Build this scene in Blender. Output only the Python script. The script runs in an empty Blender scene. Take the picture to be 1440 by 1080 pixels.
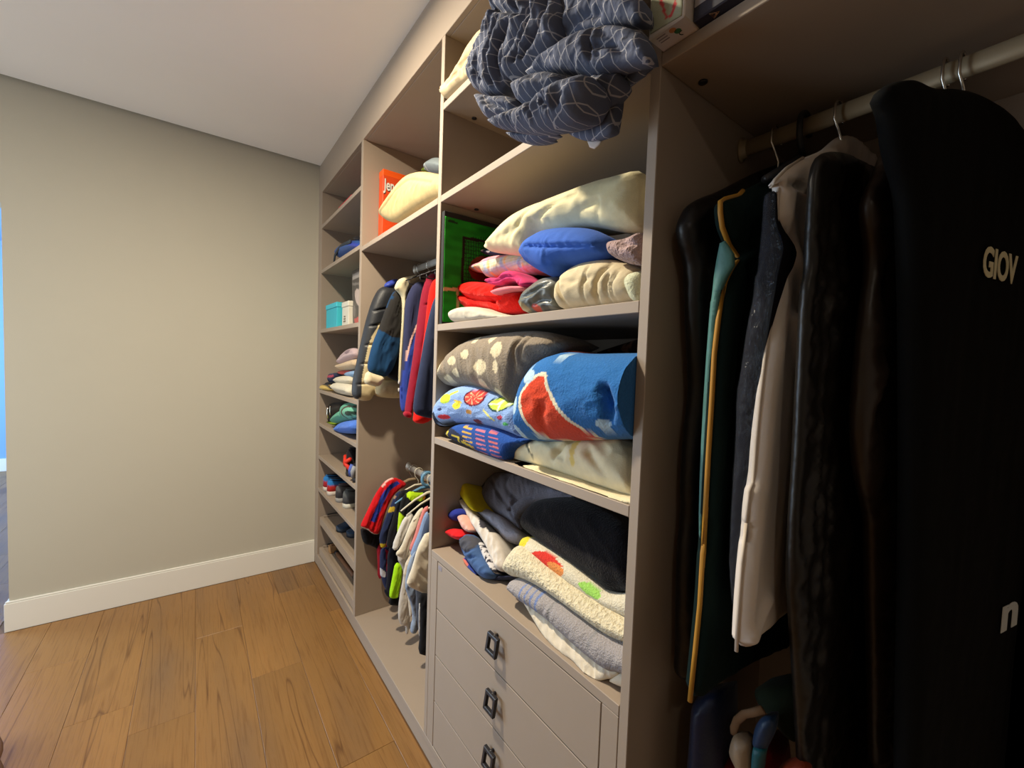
import bpy, bmesh, math, random
import numpy as np
from mathutils import Vector, Matrix
from mathutils.geometry import delaunay_2d_cdt

S = bpy.context.scene
COL = S.collection
random.seed(4)

# ------------------------------------------------------------------ camera
CAM = np.array([-0.6379, 0.0, 1.3697])
RX, RY, RZ, FPX = -0.0466, -0.0354, -0.6413, 595.53


def rotm(rx, ry, rz):
    c, s = math.cos, math.sin
    X = np.array([[1, 0, 0], [0, c(rx), -s(rx)], [0, s(rx), c(rx)]])
    Y = np.array([[c(ry), 0, s(ry)], [0, 1, 0], [-s(ry), 0, c(ry)]])
    Z = np.array([[c(rz), -s(rz), 0], [s(rz), c(rz), 0], [0, 0, 1]])
    return Z @ X @ Y


RM = rotm(RX, RY, RZ)
cam = bpy.data.cameras.new('camera')
cam.sensor_width = 36.0
cam.lens = FPX / 1440 * 36.0
cam.clip_start = 0.02
cam.clip_end = 50
camo = bpy.data.objects.new('camera', cam)
COL.objects.link(camo)
camo.matrix_world = Matrix([[RM[0, 0], RM[0, 2], -RM[0, 1], CAM[0]],
                            [RM[1, 0], RM[1, 2], -RM[1, 1], CAM[1]],
                            [RM[2, 0], RM[2, 2], -RM[2, 1], CAM[2]],
                            [0, 0, 0, 1]])
S.camera = camo

# ------------------------------------------------------------------ world, lamps, exposure
S.view_settings.view_transform = 'Standard'
S.view_settings.look = 'None'
S.view_settings.gamma = 1.0
S.view_settings.use_curve_mapping = False
S.view_settings.exposure = 0.1
w = bpy.data.worlds.new('world')
S.world = w
w.use_nodes = True
w.node_tree.nodes['Background'].inputs[0].default_value = (0.55, 0.75, 1.0, 1)
w.node_tree.nodes['Background'].inputs[1].default_value = 0.6


def area(name, loc, rot, size, power, col, shape='DISK', sy=None):
    l = bpy.data.lights.new(name, 'AREA')
    l.shape = shape
    l.size = size
    if sy:
        l.size_y = sy
    l.energy = power
    l.color = col
    o = bpy.data.objects.new(name, l)
    o.location = loc
    o.rotation_euler = rot
    COL.objects.link(o)
    return o


def point(name, loc, r, power, col):
    l = bpy.data.lights.new(name, 'POINT')
    l.shadow_soft_size = r
    l.energy = power
    l.color = col
    o = bpy.data.objects.new(name, l)
    o.location = loc
    COL.objects.link(o)
    return o


# ceiling lamp over the aisle (a downlight with a little spill) and the daylight of the hall beyond the opening
sp = bpy.data.lights.new('ceiling_lamp_light', 'SPOT')
sp.energy = 50
sp.color = (1.0, 0.88, 0.68)
sp.spot_size = math.radians(150)
sp.spot_blend = 1.0
sp.shadow_soft_size = 0.045
spo = bpy.data.objects.new('ceiling_lamp_light', sp)
spo.location = (-0.64, 1.42, 2.56)
COL.objects.link(spo)
area('ceiling_lamp_wide', (-0.64, 1.42, 2.575), (0, 0, 0), 0.09, 42, (1.0, 0.88, 0.68))
# a second, weaker lamp of the room behind the camera; daylight through the doorway of the left wall
area('rear_lamp_light', (-1.3, -0.9, 2.55), (0, 0, 0), 0.12, 3.2, (1.0, 0.88, 0.70))
area('doorway_daylight', (-2.75, 2.2, 1.15), (math.radians(90), 0, math.radians(-90)), 1.0, 28, (0.80, 0.92, 1.0), 'RECTANGLE', 1.8)
area('hall_daylight', (-3.9, 5.2, 1.5), (math.radians(90), 0, math.radians(-90)), 1.8, 190, (0.60, 0.80, 1.0), 'RECTANGLE', 2.0)

# ------------------------------------------------------------------ small tools


def lin(c):
    if isinstance(c, str):
        c = c.lstrip('#')
        c = [int(c[i:i + 2], 16) / 255 for i in (0, 2, 4)]
        return np.array([v / 12.92 if v <= 0.04045 else ((v + 0.055) / 1.055) ** 2.4 for v in c])
    return np.array(c, float)


def K(x0, y0, s):
    """points measured in an enlarged crop of the photograph -> photograph pixels"""
    return lambda *p: [(x0 + a / s, y0 + b / s) for a, b in p]


class Pl:
    """a plane in the room with a u axis, a v axis and a normal that looks into the aisle"""

    def __init__(s, O, U, V, N):
        s.O, s.U, s.V, s.N = [np.array(v, float) for v in (O, U, V, N)]

    def uv(s, px, py):
        d = RM @ np.array([(px - 720) / FPX, 1, -(py - 540) / FPX])
        t = ((s.O - CAM) @ s.N) / (d @ s.N)
        q = CAM + d * t - s.O
        return (q @ s.U, q @ s.V)

    def pts(s, L):
        return np.array([s.uv(a, b) for a, b in L])

    def xyz(s, uv, off):
        return s.O + np.outer(uv[:, 0], s.U) + np.outer(uv[:, 1], s.V) + np.outer(off, s.N)


def PX(c, tilt=0.0, z0=0.0, yaw=0.0, y0=0.9):
    t, a = math.atan(tilt), math.atan(yaw)
    U = np.array([math.sin(a), -math.cos(a), 0])
    N0 = np.array([-math.cos(a), -math.sin(a), 0])
    V = np.array([0, 0, math.cos(t)]) - N0 * math.sin(t)
    N = N0 * math.cos(t) + np.array([0, 0, math.sin(t)])
    return Pl((c, y0, z0), U, V, N)


def PY(c):
    return Pl((0, c, 0), (1, 0, 0), (0, 0, 1), (0, -1, 0))


def PV(a, b):
    d = np.array([b[0] - a[0], b[1] - a[1], 0.0])
    d /= np.linalg.norm(d)
    return Pl((a[0], a[1], 0), d, (0, 0, 1), (d[1], -d[0], 0))


def hsh(ix, iy, seed):
    h = (ix * 374761393 + iy * 668265263 + seed * 144665 + 97) & 0x7fffffff
    h = ((h ^ (h >> 13)) * 1274126177) & 0x7fffffff
    return ((h ^ (h >> 16)) & 0xffff) / 65535.0


def vnoise(x, y, seed=0):
    ix, iy = np.floor(x).astype(np.int64), np.floor(y).astype(np.int64)
    fx, fy = x - ix, y - iy
    fx, fy = fx * fx * fx * (fx * (fx * 6 - 15) + 10), fy * fy * fy * (fy * (fy * 6 - 15) + 10)
    a, b = hsh(ix, iy, seed), hsh(ix + 1, iy, seed)
    c, d = hsh(ix, iy + 1, seed), hsh(ix + 1, iy + 1, seed)
    return (a * (1 - fx) + b * fx) * (1 - fy) + (c * (1 - fx) + d * fx) * fy


def ridged(x, y, seed=0):
    return (1 - np.abs(2 * vnoise(x, y, seed) - 1)) * .65 + (1 - np.abs(2 * vnoise(x * 2.1 + 7, y * 2.1, seed + 5) - 1)) * .35


def segdist(P, A, B):
    d = B - A
    L = (d * d).sum(1) + 1e-12
    out = np.full(len(P), 9.0)
    for a, dd, l in zip(A, d, L):
        t = np.clip(((P - a) @ dd) / l, 0, 1)
        q = P - a - np.outer(t, dd)
        out = np.minimum(out, np.sqrt((q * q).sum(1)))
    return out


def inside(P, poly):
    x, y = P[:, 0], P[:, 1]
    r = np.zeros(len(P), bool)
    n = len(poly)
    for i in range(n):
        x1, y1 = poly[i]
        x2, y2 = poly[(i + 1) % n]
        if y1 == y2:
            continue
        c = ((y1 > y) != (y2 > y)) & (x < (x2 - x1) * (y - y1) / (y2 - y1) + x1)
        r ^= c
    return r


def chaikin(P, n=2, closed=True):
    for _ in range(n):
        if closed:
            Q = np.roll(P, -1, 0)
            P = np.stack([P * .75 + Q * .25, P * .25 + Q * .75], 1).reshape(-1, 2)
        else:
            A, B = P[:-1], P[1:]
            P = np.concatenate([P[:1], np.stack([A * .75 + B * .25, A * .25 + B * .75], 1).reshape(-1, 2), P[-1:]])
    return P


def resample(P, h):
    out = []
    n = len(P)
    for i in range(n):
        a, b = P[i], P[(i + 1) % n]
        k = max(1, int(round(np.linalg.norm(b - a) / h)))
        for j in range(k):
            out.append(a + (b - a) * j / k)
    Q = np.array(out)
    keep = [0]
    for i in range(1, len(Q)):
        if np.linalg.norm(Q[i] - Q[keep[-1]]) > h * .45:
            keep.append(i)
    if len(keep) > 3 and np.linalg.norm(Q[keep[-1]] - Q[0]) < h * .45:
        keep.pop()
    return Q[keep]


# ------------------------------------------------------------------ materials
MATS = {}


def base_mat(name, rough=0.8, metallic=0.0):
    m = bpy.data.materials.new(name)
    m.use_nodes = True
    b = m.node_tree.nodes['Principled BSDF']
    b.inputs['Roughness'].default_value = rough
    b.inputs['Metallic'].default_value = metallic
    return m, m.node_tree.nodes, m.node_tree.links, b


def noise_node(N, Lk, coord, scale, detail=3, rough=.6, vec_scale=None):
    tc = N.new('ShaderNodeTexCoord')
    src = tc.outputs[coord]
    if vec_scale:
        mp = N.new('ShaderNodeMapping')
        mp.inputs['Scale'].default_value = vec_scale
        Lk.new(src, mp.inputs[0])
        src = mp.outputs[0]
    n = N.new('ShaderNodeTexNoise')
    n.inputs['Scale'].default_value = scale
    n.inputs['Detail'].default_value = detail
    n.inputs['Roughness'].default_value = rough
    Lk.new(src, n.inputs['Vector'])
    return n


def bump(N, Lk, b, fac, strength, dist):
    bp = N.new('ShaderNodeBump')
    bp.inputs['Strength'].default_value = strength
    bp.inputs['Distance'].default_value = dist
    Lk.new(fac, bp.inputs['Height'])
    Lk.new(bp.outputs[0], b.inputs['Normal'])


def plain(name, col, rough=.6, var=.06, scale=6, bumpd=0.0, bscale=300, metallic=0.0, spec=.5):
    """a coloured solid with faint tone variation and fine relief"""
    if name in MATS:
        return MATS[name]
    m, N, Lk, b = base_mat(name, rough, metallic)
    c = lin(col)
    n = noise_node(N, Lk, 'Object', scale)
    r = N.new('ShaderNodeMapRange')
    r.inputs['To Min'].default_value = 1 - var
    r.inputs['To Max'].default_value = 1 + var
    Lk.new(n.outputs['Fac'], r.inputs['Value'])
    h = N.new('ShaderNodeVectorMath')
    h.operation = 'SCALE'
    h.inputs[0].default_value = tuple(c)
    Lk.new(r.outputs[0], h.inputs['Scale'])
    Lk.new(h.outputs[0], b.inputs['Base Color'])
    b.inputs['Specular IOR Level'].default_value = spec
    if bumpd:
        n2 = noise_node(N, Lk, 'Object', bscale, 2)
        bump(N, Lk, b, n2.outputs['Fac'], .6, bumpd)
    MATS[name] = m
    return m


def cloth_mat(name, rough=.9, sheen=.05, var=.10, vscale=40, bumpd=.0008, bscale=500, spec=.2, detail=2):
    """woven or piled fabric; its dye is the mesh's own colour attribute"""
    m, N, Lk, b = base_mat(name, rough)
    at = N.new('ShaderNodeAttribute')
    at.attribute_name = 'dye'
    n = noise_node(N, Lk, 'Object', vscale, 3)
    r = N.new('ShaderNodeMapRange')
    r.inputs['To Min'].default_value = 1 - var * 1.6
    r.inputs['To Max'].default_value = 1 + var * 1.6
    Lk.new(n.outputs['Fac'], r.inputs['Value'])
    h = N.new('ShaderNodeVectorMath')
    h.operation = 'SCALE'
    Lk.new(at.outputs['Color'], h.inputs[0])
    Lk.new(r.outputs[0], h.inputs['Scale'])
    Lk.new(h.outputs[0], b.inputs['Base Color'])
    b.inputs['Sheen Weight'].default_value = sheen
    b.inputs['Sheen Roughness'].default_value = .5
    b.inputs['Specular IOR Level'].default_value = spec
    n2 = noise_node(N, Lk, 'Object', bscale, detail)
    bump(N, Lk, b, n2.outputs['Fac'], .9, bumpd)
    MATS[name] = m
    return m


COTTON = cloth_mat('cotton_weave')
TERRY = cloth_mat('terry_pile', 1.0, .10, .22, 260, .004, 260, .05)
FLEECE = cloth_mat('fleece_pile', 1.0, .10, .14, 160, .0025, 200, .05)
SHAG = cloth_mat('shaggy_pile', 1.0, .12, .25, 120, .008, 120, .05)
SATIN = cloth_mat('satin_weave', .38, .1, .05, 20, .0006, 60, .5)
NYLON = cloth_mat('nylon_shell', .5, .05, .06, 20, .001, 90, .4)
VINYL = cloth_mat('soft_vinyl', .5, 0, .05, 14, .0015, 22, .35)
LEATHER = cloth_mat('glossy_leather', .40, 0, .05, 14, .004, 24, .40)
DARK = cloth_mat('dark_cover', .85, 0, .05, 14, .0015, 22, .12)
RUBBER = cloth_mat('shoe_rubber', .6, 0, .05, 60, .0003, 300, .4)


def check_mat(name, base, line, step, width):
    """window-pane check: the attribute carries the weave coordinates (r, g) and the tone of the cloth (b)"""
    m, N, Lk, b = base_mat(name, .95)
    at = N.new('ShaderNodeAttribute')
    at.attribute_name = 'dye'
    sp = N.new('ShaderNodeSeparateXYZ')
    Lk.new(at.outputs['Vector'], sp.inputs[0])

    def mth(op, a, v=None, c=None):
        n = N.new('ShaderNodeMath')
        n.operation = op
        for i, q in enumerate((a, v, c)):
            if q is None:
                continue
            if isinstance(q, (int, float)):
                n.inputs[i].default_value = q
            else:
                Lk.new(q, n.inputs[i])
        return n.outputs[0]
    ls = []
    for k, st in ((0, step), (1, step * 1.35)):
        d = mth('ABSOLUTE', mth('SUBTRACT', mth('FRACT', mth('DIVIDE', sp.outputs[k], st)), .5))
        ls.append(mth('MULTIPLY', mth('LESS_THAN', mth('MULTIPLY', d, st), width), .8))
    f = mth('MAXIMUM', ls[0], ls[1])
    mx = N.new('ShaderNodeMix')
    mx.data_type = 'RGBA'
    mx.inputs[6].default_value = (*lin(base), 1)
    mx.inputs[7].default_value = (*lin(line), 1)
    Lk.new(f, mx.inputs[0])
    sc = N.new('ShaderNodeVectorMath')
    sc.operation = 'SCALE'
    Lk.new(mx.outputs[2], sc.inputs[0])
    Lk.new(sp.outputs[2], sc.inputs['Scale'])
    Lk.new(sc.outputs[0], b.inputs['Base Color'])
    b.inputs['Specular IOR Level'].default_value = .15
    n2 = noise_node(N, Lk, 'Object', 45, 3)
    bump(N, Lk, b, n2.outputs['Fac'], .7, .0035)
    return m


CHECKED = check_mat('window_pane_check', '#555a6b', '#a8a6ab', .0195, .0008)


def clear_film():
    m, N, Lk, b = base_mat('clear_film', .16)
    b.inputs['Base Color'].default_value = (.12, .14, .17, 1)
    b.inputs['Alpha'].default_value = .07
    b.inputs['Specular IOR Level'].default_value = .45
    n = noise_node(N, Lk, 'Object', 30, 3)
    bump(N, Lk, b, n.outputs['Fac'], .9, .01)
    return m


FILM = clear_film()


def oak():
    m, N, Lk, b = base_mat('oak_floor', .42)
    tc = N.new('ShaderNodeTexCoord')
    oi = N.new('ShaderNodeObjectInfo')
    sc = N.new('ShaderNodeVectorMath')
    sc.operation = 'SCALE'
    sc.inputs[0].default_value = (31, 17, 0)
    Lk.new(oi.outputs['Random'], sc.inputs['Scale'])
    add = N.new('ShaderNodeVectorMath')
    Lk.new(tc.outputs['Object'], add.inputs[0])
    Lk.new(sc.outputs[0], add.inputs[1])

    def nz(vs, scale, det, ro, dist=0):
        mp = N.new('ShaderNodeMapping')
        mp.inputs['Scale'].default_value = vs
        Lk.new(add.outputs[0], mp.inputs[0])
        n = N.new('ShaderNodeTexNoise')
        n.inputs['Scale'].default_value = scale
        n.inputs['Detail'].default_value = det
        n.inputs['Roughness'].default_value = ro
        n.inputs['Distortion'].default_value = dist
        Lk.new(mp.outputs[0], n.inputs['Vector'])
        return n

    def ramp(fac, stops):
        r = N.new('ShaderNodeValToRGB')
        e = r.color_ramp.elements
        for i, (p, c) in enumerate(stops):
            el = e[i] if i < 2 else e.new(p)
            el.position = p
            el.color = (*lin(c), 1)
        Lk.new(fac, r.inputs[0])
        return r

    def mix(kind, fac, a, c):
        x = N.new('ShaderNodeMix')
        x.data_type = 'RGBA'
        x.blend_type = kind
        if hasattr(fac, 'is_linked') or not isinstance(fac, float):
            Lk.new(fac, x.inputs[0])
        else:
            x.inputs[0].default_value = fac
        Lk.new(a, x.inputs[6])
        Lk.new(c, x.inputs[7])
        return x.outputs[2]

    broad = ramp(nz((3.2, .5, 1), 1.5, 3, .5, .5).outputs['Fac'], [(.25, '#846340'), (.5, '#966d3c'), (.75, '#a0743f')])
    fine = ramp(nz((60, 2.2, 1), 2.0, 5, .65, .4).outputs['Fac'], [(.3, '#d2c2ae'), (.52, '#ffffff'), (.7, '#f6ecdf')])
    crk = ramp(nz((5.5, .26, 1), 1.7, 2.0, .5, .5).outputs['Fac'], [(.493, '#ffffff'), (.5, '#8a6a54'), (.507, '#ffffff')])
    knot = ramp(nz((4, 1.5, 1), 1.7, 1, .4, .3).outputs['Fac'], [(.66, '#ffffff'), (.86, '#745644')])
    tint = N.new('ShaderNodeMapRange')
    tint.inputs['To Min'].default_value = .78
    tint.inputs['To Max'].default_value = .95
    Lk.new(oi.outputs['Random'], tint.inputs['Value'])
    c = mix('MULTIPLY', .8, broad.outputs[0], fine.outputs[0])
    c = mix('MULTIPLY', .6, c, crk.outputs[0])
    c = mix('MULTIPLY', .8, c, knot.outputs[0])
    tv = N.new('ShaderNodeVectorMath')
    tv.operation = 'SCALE'
    Lk.new(c, tv.inputs[0])
    Lk.new(tint.outputs[0], tv.inputs['Scale'])
    Lk.new(tv.outputs[0], b.inputs['Base Color'])
    bump(N, Lk, b, fine.outputs[0], .15, .0006)
    return m


OAK = oak()
LOWBOUNCE = plain('low_bounce_paint', '#a89f92', .9, .03, 3)  # darker tone for the unseen walls, set to lower the light they bounce
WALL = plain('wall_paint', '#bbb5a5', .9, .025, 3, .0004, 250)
CEIL = plain('ceiling_paint', '#ece6e0', .92, .02, 3, .0003, 200)
TRIM = plain('trim_paint', '#e6e2d8', .5, .02, 4)
BOARD = plain('taupe_board', '#9c8c7c', .62, .03, 9, .0002, 700)
EDGE = plain('edge_banding', '#c9b79f', .6, .03, 9)
DARKMETAL = plain('black_pull_metal', '#17151a', .4, .1, 40)
CHROME = plain('satin_rail_metal', '#d9d3c8', .45, .04, 20, 0, 300, .7)
STEEL = plain('hook_steel', '#cfccc4', .25, .05, 30, 0, 300, 1.0)
GAPM = plain('shadow_gap', '#55483c', .9)
JOINT = plain('plank_joint', '#6a4a2c', .8)
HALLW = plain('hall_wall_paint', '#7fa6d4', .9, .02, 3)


# ------------------------------------------------------------------ objects
def link(name, me, parent=None):
    o = bpy.data.objects.new(name, me)
    COL.objects.link(o)
    if parent is not None:
        o.parent = parent
    return o


def world_of(o):
    p = Vector((0, 0, 0))
    while o is not None:
        p += o.location
        o = o.parent
    return p


def tag(o, label=None, cat=None, group=None, kind=None):
    if label:
        o['label'] = label
    if cat:
        o['category'] = cat
    if group:
        o['group'] = group
    if kind:
        o['kind'] = kind
    return o


def thing(name, label, cat, loc, group=None):
    o = bpy.data.objects.new(name, None)
    COL.objects.link(o)
    o.location = loc
    o.empty_display_size = .05
    return tag(o, label, cat, group)


def mesh(name, V, F, mat, parent=None, dye=None, uv=None, smooth=True, keep=False):
    """one mesh object from world coordinates; its origin goes to its bottom centre"""
    V = np.asarray(V, float)
    lo, hi = V.min(0), V.max(0)
    org = np.array([(lo[0] + hi[0]) / 2, (lo[1] + hi[1]) / 2, lo[2]])
    me = bpy.data.meshes.new(name)
    me.from_pydata([tuple(v) for v in (V - org)], [], F)
    if smooth:
        me.polygons.foreach_set('use_smooth', [True] * len(me.polygons))
    if dye is not None:
        at = me.attributes.new('dye', 'FLOAT_COLOR', 'POINT')
        d = np.asarray(dye, float)
        if d.ndim == 1:
            d = np.tile(d, (len(V), 1))
        at.data.foreach_set('color', np.concatenate([d, np.ones((len(V), 1))], 1).astype(np.float32).ravel())
    me.materials.append(mat)
    me.update()
    o = link(name, me, parent)
    o.location = Vector(org) - (world_of(parent) if parent is not None else Vector((0, 0, 0)))
    return o


def from_bm(name, bm, mat, parent=None, smooth=False, dye=None):
    bm.normal_update()
    V = np.array([v.co[:] for v in bm.verts])
    bm.verts.index_update()
    F = [[v.index for v in f.verts] for f in bm.faces]
    bm.free()
    return mesh(name, V, F, mat, parent, dye, smooth=smooth)


def bm_box(bm, lo, hi, bev=.0012, seg=1):
    r = bmesh.ops.create_cube(bm, size=1)
    c = (Vector(lo) + Vector(hi)) / 2
    d = Vector(hi) - Vector(lo)
    for v in r['verts']:
        v.co = Vector((v.co.x * d.x, v.co.y * d.y, v.co.z * d.z)) + c
    if bev:
        es = list({e for v in r['verts'] for e in v.link_edges})
        bmesh.ops.bevel(bm, geom=es, offset=bev, segments=seg, affect='EDGES', profile=.5)


def box(name, lo, hi, mat, parent=None, bev=.0012, dye=None, seg=1):
    bm = bmesh.new()
    bm_box(bm, lo, hi, bev, seg)
    return from_bm(name, bm, mat, parent, dye=dye)


def tube_geo(path, r, n=10, closed=False, flat=1.0):
    """swept tube; r may be a list of radii"""
    P = np.array(path, float)
    m = len(P)
    R = np.full(m, r, float) if np.isscalar(r) else np.array(r, float)
    V, F = [], []
    up = np.array([0, 0, 1.0])
    a0 = None
    for i in range(m):
        if closed:
            t = P[(i + 1) % m] - P[i - 1]
        else:
            t = P[min(i + 1, m - 1)] - P[max(i - 1, 0)]
        t = t / (np.linalg.norm(t) + 1e-12)
        if a0 is None:
            a = np.cross(t, up if abs(t[2]) < .9 else np.array([1.0, 0, 0]))
        else:
            a = a0 - t * (a0 @ t)
        a /= np.linalg.norm(a)
        a0 = a
        b = np.cross(t, a)
        for k in range(n):
            an = 2 * math.pi * k / n
            V.append(P[i] + R[i] * (math.cos(an) * a + flat * math.sin(an) * b))
    for i in range(m if closed else m - 1):
        j = (i + 1) % m
        for k in range(n):
            k2 = (k + 1) % n
            F.append((i * n + k, i * n + k2, j * n + k2, j * n + k))
    if not closed:
        F.append(tuple(range(n))[::-1])
        F.append(tuple((m - 1) * n + k for k in range(n)))
    return V, F


def tube(name, path, r, mat, parent=None, n=10, closed=False, flat=1.0, dye=None):
    V, F = tube_geo(path, r, n, closed, flat)
    return mesh(name, V, F, mat, parent, dye)


def loft(name, rings, mat, parent=None, dye=None, cap=True):
    n = len(rings[0])
    V = [p for r in rings for p in r]
    F = []
    for i in range(len(rings) - 1):
        for k in range(n):
            k2 = (k + 1) % n
            F.append((i * n + k, i * n + k2, (i + 1) * n + k2, (i + 1) * n + k))
    if cap:
        F.append(tuple(range(n))[::-1])
        F.append(tuple((len(rings) - 1) * n + k for k in range(n)))
    return mesh(name, V, F, mat, parent, dye)


def text(name, s, size, O, U, V, mat, parent=None, extrude=.0004, bold=0.0, sx=1.0):
    cu = bpy.data.curves.new(name, 'FONT')
    cu.body = s
    cu.size = size
    cu.extrude = extrude
    cu.offset = bold
    cu.resolution_u = 4
    f = bpy.data.objects.new(name, cu)
    COL.objects.link(f)
    me0 = bpy.data.meshes.new_from_object(f.evaluated_get(bpy.context.evaluated_depsgraph_get()))
    P = np.array([v.co[:] for v in me0.vertices])
    F = [tuple(p.vertices) for p in me0.polygons]
    bpy.data.objects.remove(f)
    U, V = np.array(Vector(U).normalized()), np.array(Vector(V).normalized())
    N = np.cross(U, V)
    return mesh(name, np.array(O) + np.outer(P[:, 0] * sx, U) + np.outer(P[:, 1], V) + np.outer(P[:, 2], N), F, mat, parent, smooth=False)


def puff_geo(px, pl, front=.03, back=.1, rr=.03, h=.007, wr=None, cre=(), prints=(), dye='#888888', pat=None,
             zmin=None, zmax=None, ymin=None, ymax=None, xmax=None, smooth=2, seed=0, warp=0.0):
    """a stuffed cloth body: outline in the plane PL, rounded over RR towards both sides, FRONT deep into the aisle, BACK deep away,
    with creases (polyline, depth, width), long wrinkles and dyed prints"""
    P = pl.pts(px)
    if smooth:
        P = chaikin(P, smooth)
    area2 = 0.5 * np.sum(P[:, 0] * np.roll(P[:, 1], -1) - np.roll(P[:, 0], -1) * P[:, 1])
    if area2 < 0:
        P = P[::-1]
    B = resample(P, h)
    nb = len(B)
    T = np.roll(B, -1, 0) - np.roll(B, 1, 0)
    T /= np.linalg.norm(T, axis=1)[:, None] + 1e-9
    In = np.stack([-T[:, 1], T[:, 0]], 1)
    lo, hi = B.min(0), B.max(0)
    gx = np.arange(lo[0] + h * .5, hi[0], h)
    gy = np.arange(lo[1] + h * .5, hi[1], h * .87)
    G = np.array([(x + (h * .5 if j % 2 else 0), y) for j, y in enumerate(gy) for x in gx]) if len(gx) and len(gy) else np.zeros((0, 2))
    A_, B_ = B, np.roll(B, -1, 0)
    rings = [B + In * (rr * f) for f in (.1, .32)]
    R = np.concatenate(rings)
    want = np.repeat([rr * .1, rr * .32], nb)
    ok = inside(R, B)
    R, want = R[ok], want[ok]
    if len(R):
        dr = segdist(R, A_, B_)
        R = R[dr > want * .9]
    if len(G):
        G = G[inside(G, B)]
    if len(G):
        G = G[segdist(G, A_, B_) > max(h * .45, rr * .32 + h * .35 if rr * .32 > h * .3 else 0)]
    Q = np.concatenate([B, R, G]) if len(R) or len(G) else B
    res = delaunay_2d_cdt([Vector(q) for q in Q], [(i, (i + 1) % nb) for i in range(nb)], [], 1, 1e-7)
    Q = np.array([v[:] for v in res[0]])
    tris = [tuple(f) for f in res[2]]
    d = segdist(Q, A_, B_)
    e = np.clip(d / rr, 0, 1)
    s = np.sqrt(np.clip(1 - (1 - e) ** 2, 0, 1))
    edge = d < 1e-6
    f = front * s
    env = np.clip(d / (rr * .8), 0, 1)
    if wr:
        for amp, along, across, ang, sd in (wr if isinstance(wr[0], (tuple, list)) else [wr]):
            c_, s_ = math.cos(math.radians(ang)), math.sin(math.radians(ang))
            a = Q[:, 0] * c_ + Q[:, 1] * s_
            b = -Q[:, 0] * s_ + Q[:, 1] * c_
            b = b + .25 * across * (vnoise(a / along * 2, b / across, sd + 9) - .5)
            f = f + amp * (ridged(a / along + sd * 3.1, b / across, sd) - .55) * 1.6 * env
    for poly, depth, width in cre:
        C = chaikin(pl.pts(poly), 2, False)
        dd = segdist(Q, C[:-1], C[1:])
        f = f - depth * np.exp(-(dd / width) ** 2) * (env if depth > 0 else np.clip(env * 1.5, 0, 1))
    f = np.where(edge, 0, np.maximum(f, .0015 * s))
    col = np.tile(lin(dye), (len(Q), 1))
    if pat is not None:
        col = pat(Q, col)
    for pr in prints:
        poly, c = pr[0], pr[1]
        C = pl.pts(poly)
        if len(pr) < 3:
            C = chaikin(C, 2)
        col[inside(Q, C)] = lin(c)
    Vf = pl.xyz(Q, f)
    ib = np.where(~edge)[0]
    mp = np.arange(len(Q))
    mp[ib] = len(Q) + np.arange(len(ib))
    Vb = pl.xyz(Q[ib], -(back * s[ib]))
    V = np.concatenate([Vf, Vb])
    cols = np.concatenate([col, col[ib]])
    for ax, lo_, hi_ in ((2, zmin, zmax), (1, ymin, ymax), (0, None, xmax)):
        if lo_ is not None:
            V[:, ax] = np.maximum(V[:, ax], lo_)
        if hi_ is not None:
            V[:, ax] = np.minimum(V[:, ax], hi_)
    # orient
    n0 = np.cross(pl.U, pl.V) @ pl.N
    Ff, Fb = [], []
    for a, b, c in tris:
        A2 = (Q[b] - Q[a])
        B2 = (Q[c] - Q[a])
        ccw = (A2[0] * B2[1] - A2[1] * B2[0]) > 0
        if ccw != (n0 > 0):
            a, b = b, a
        Ff.append((a, b, c))
        Fb.append((int(mp[b]), int(mp[a]), int(mp[c])))
    return V, Ff + Fb, cols


def puff(name, px, pl, mat, parent=None, label=None, cat=None, group=None, **k):
    V, F, c = puff_geo(px, pl, **k)
    o = mesh(name, V, F, mat, parent, c)
    return tag(o, label, cat, group)


def puffs(name, lst, mat, parent=None, label=None, cat=None, group=None):
    """several stuffed bodies of one cloth as one mesh"""
    V, F, C = [], [], []
    n = 0
    for px, pl, k in lst:
        v, f, c = puff_geo(px, pl, **k)
        V.append(v)
        F += [tuple(i + n for i in t) for t in f]
        C.append(c)
        n += len(v)
    o = mesh(name, np.concatenate(V), F, mat, parent, np.concatenate(C))
    return tag(o, label, cat, group)

# ================================================================== the room
YW, XL, H = 3.014, -1.36, 2.6


def struct(name, boxes, mat, bev=0.0, parent=None):
    bm = bmesh.new()
    for lo, hi in boxes:
        bm_box(bm, lo, hi, bev)
    o = from_bm(name, bm, mat, parent)
    if parent is None:
        o['kind'] = 'structure'
    return o


floor = struct('floor', [((-4.2, -1.75, -.05), (.56, 7.2, -.003))], JOINT)
PW = .192
for i in range(-15, 4):
    x0 = -.641 + PW * i
    x1 = min(x0 + PW, -.002)
    if x0 > -.02:
        break
    hall = x1 < -1.3
    ylo, yhi = (-.9 if i > -9 else YW + .13), (6.98 if hall else YW - .016)
    L = 1.29
    y = ylo - [.35, .95, .1, .62, 1.2, .4, .85, .2][i % 8]
    if i == 0:
        y = 2.46 - 3 * L
    if i == 2:
        y = 1.40 - 2 * L
    if i == -1:
        y = 1.95 - 3 * L
    while y < yhi:
        a, b = max(y, ylo), min(y + L, yhi)
        if b - a > .02:
            box('plank', (x0 + .0004, a + .0004, -.012), (x1 - .0004, b - .0004, 0), OAK, floor, .0009)
        y += L

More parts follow.
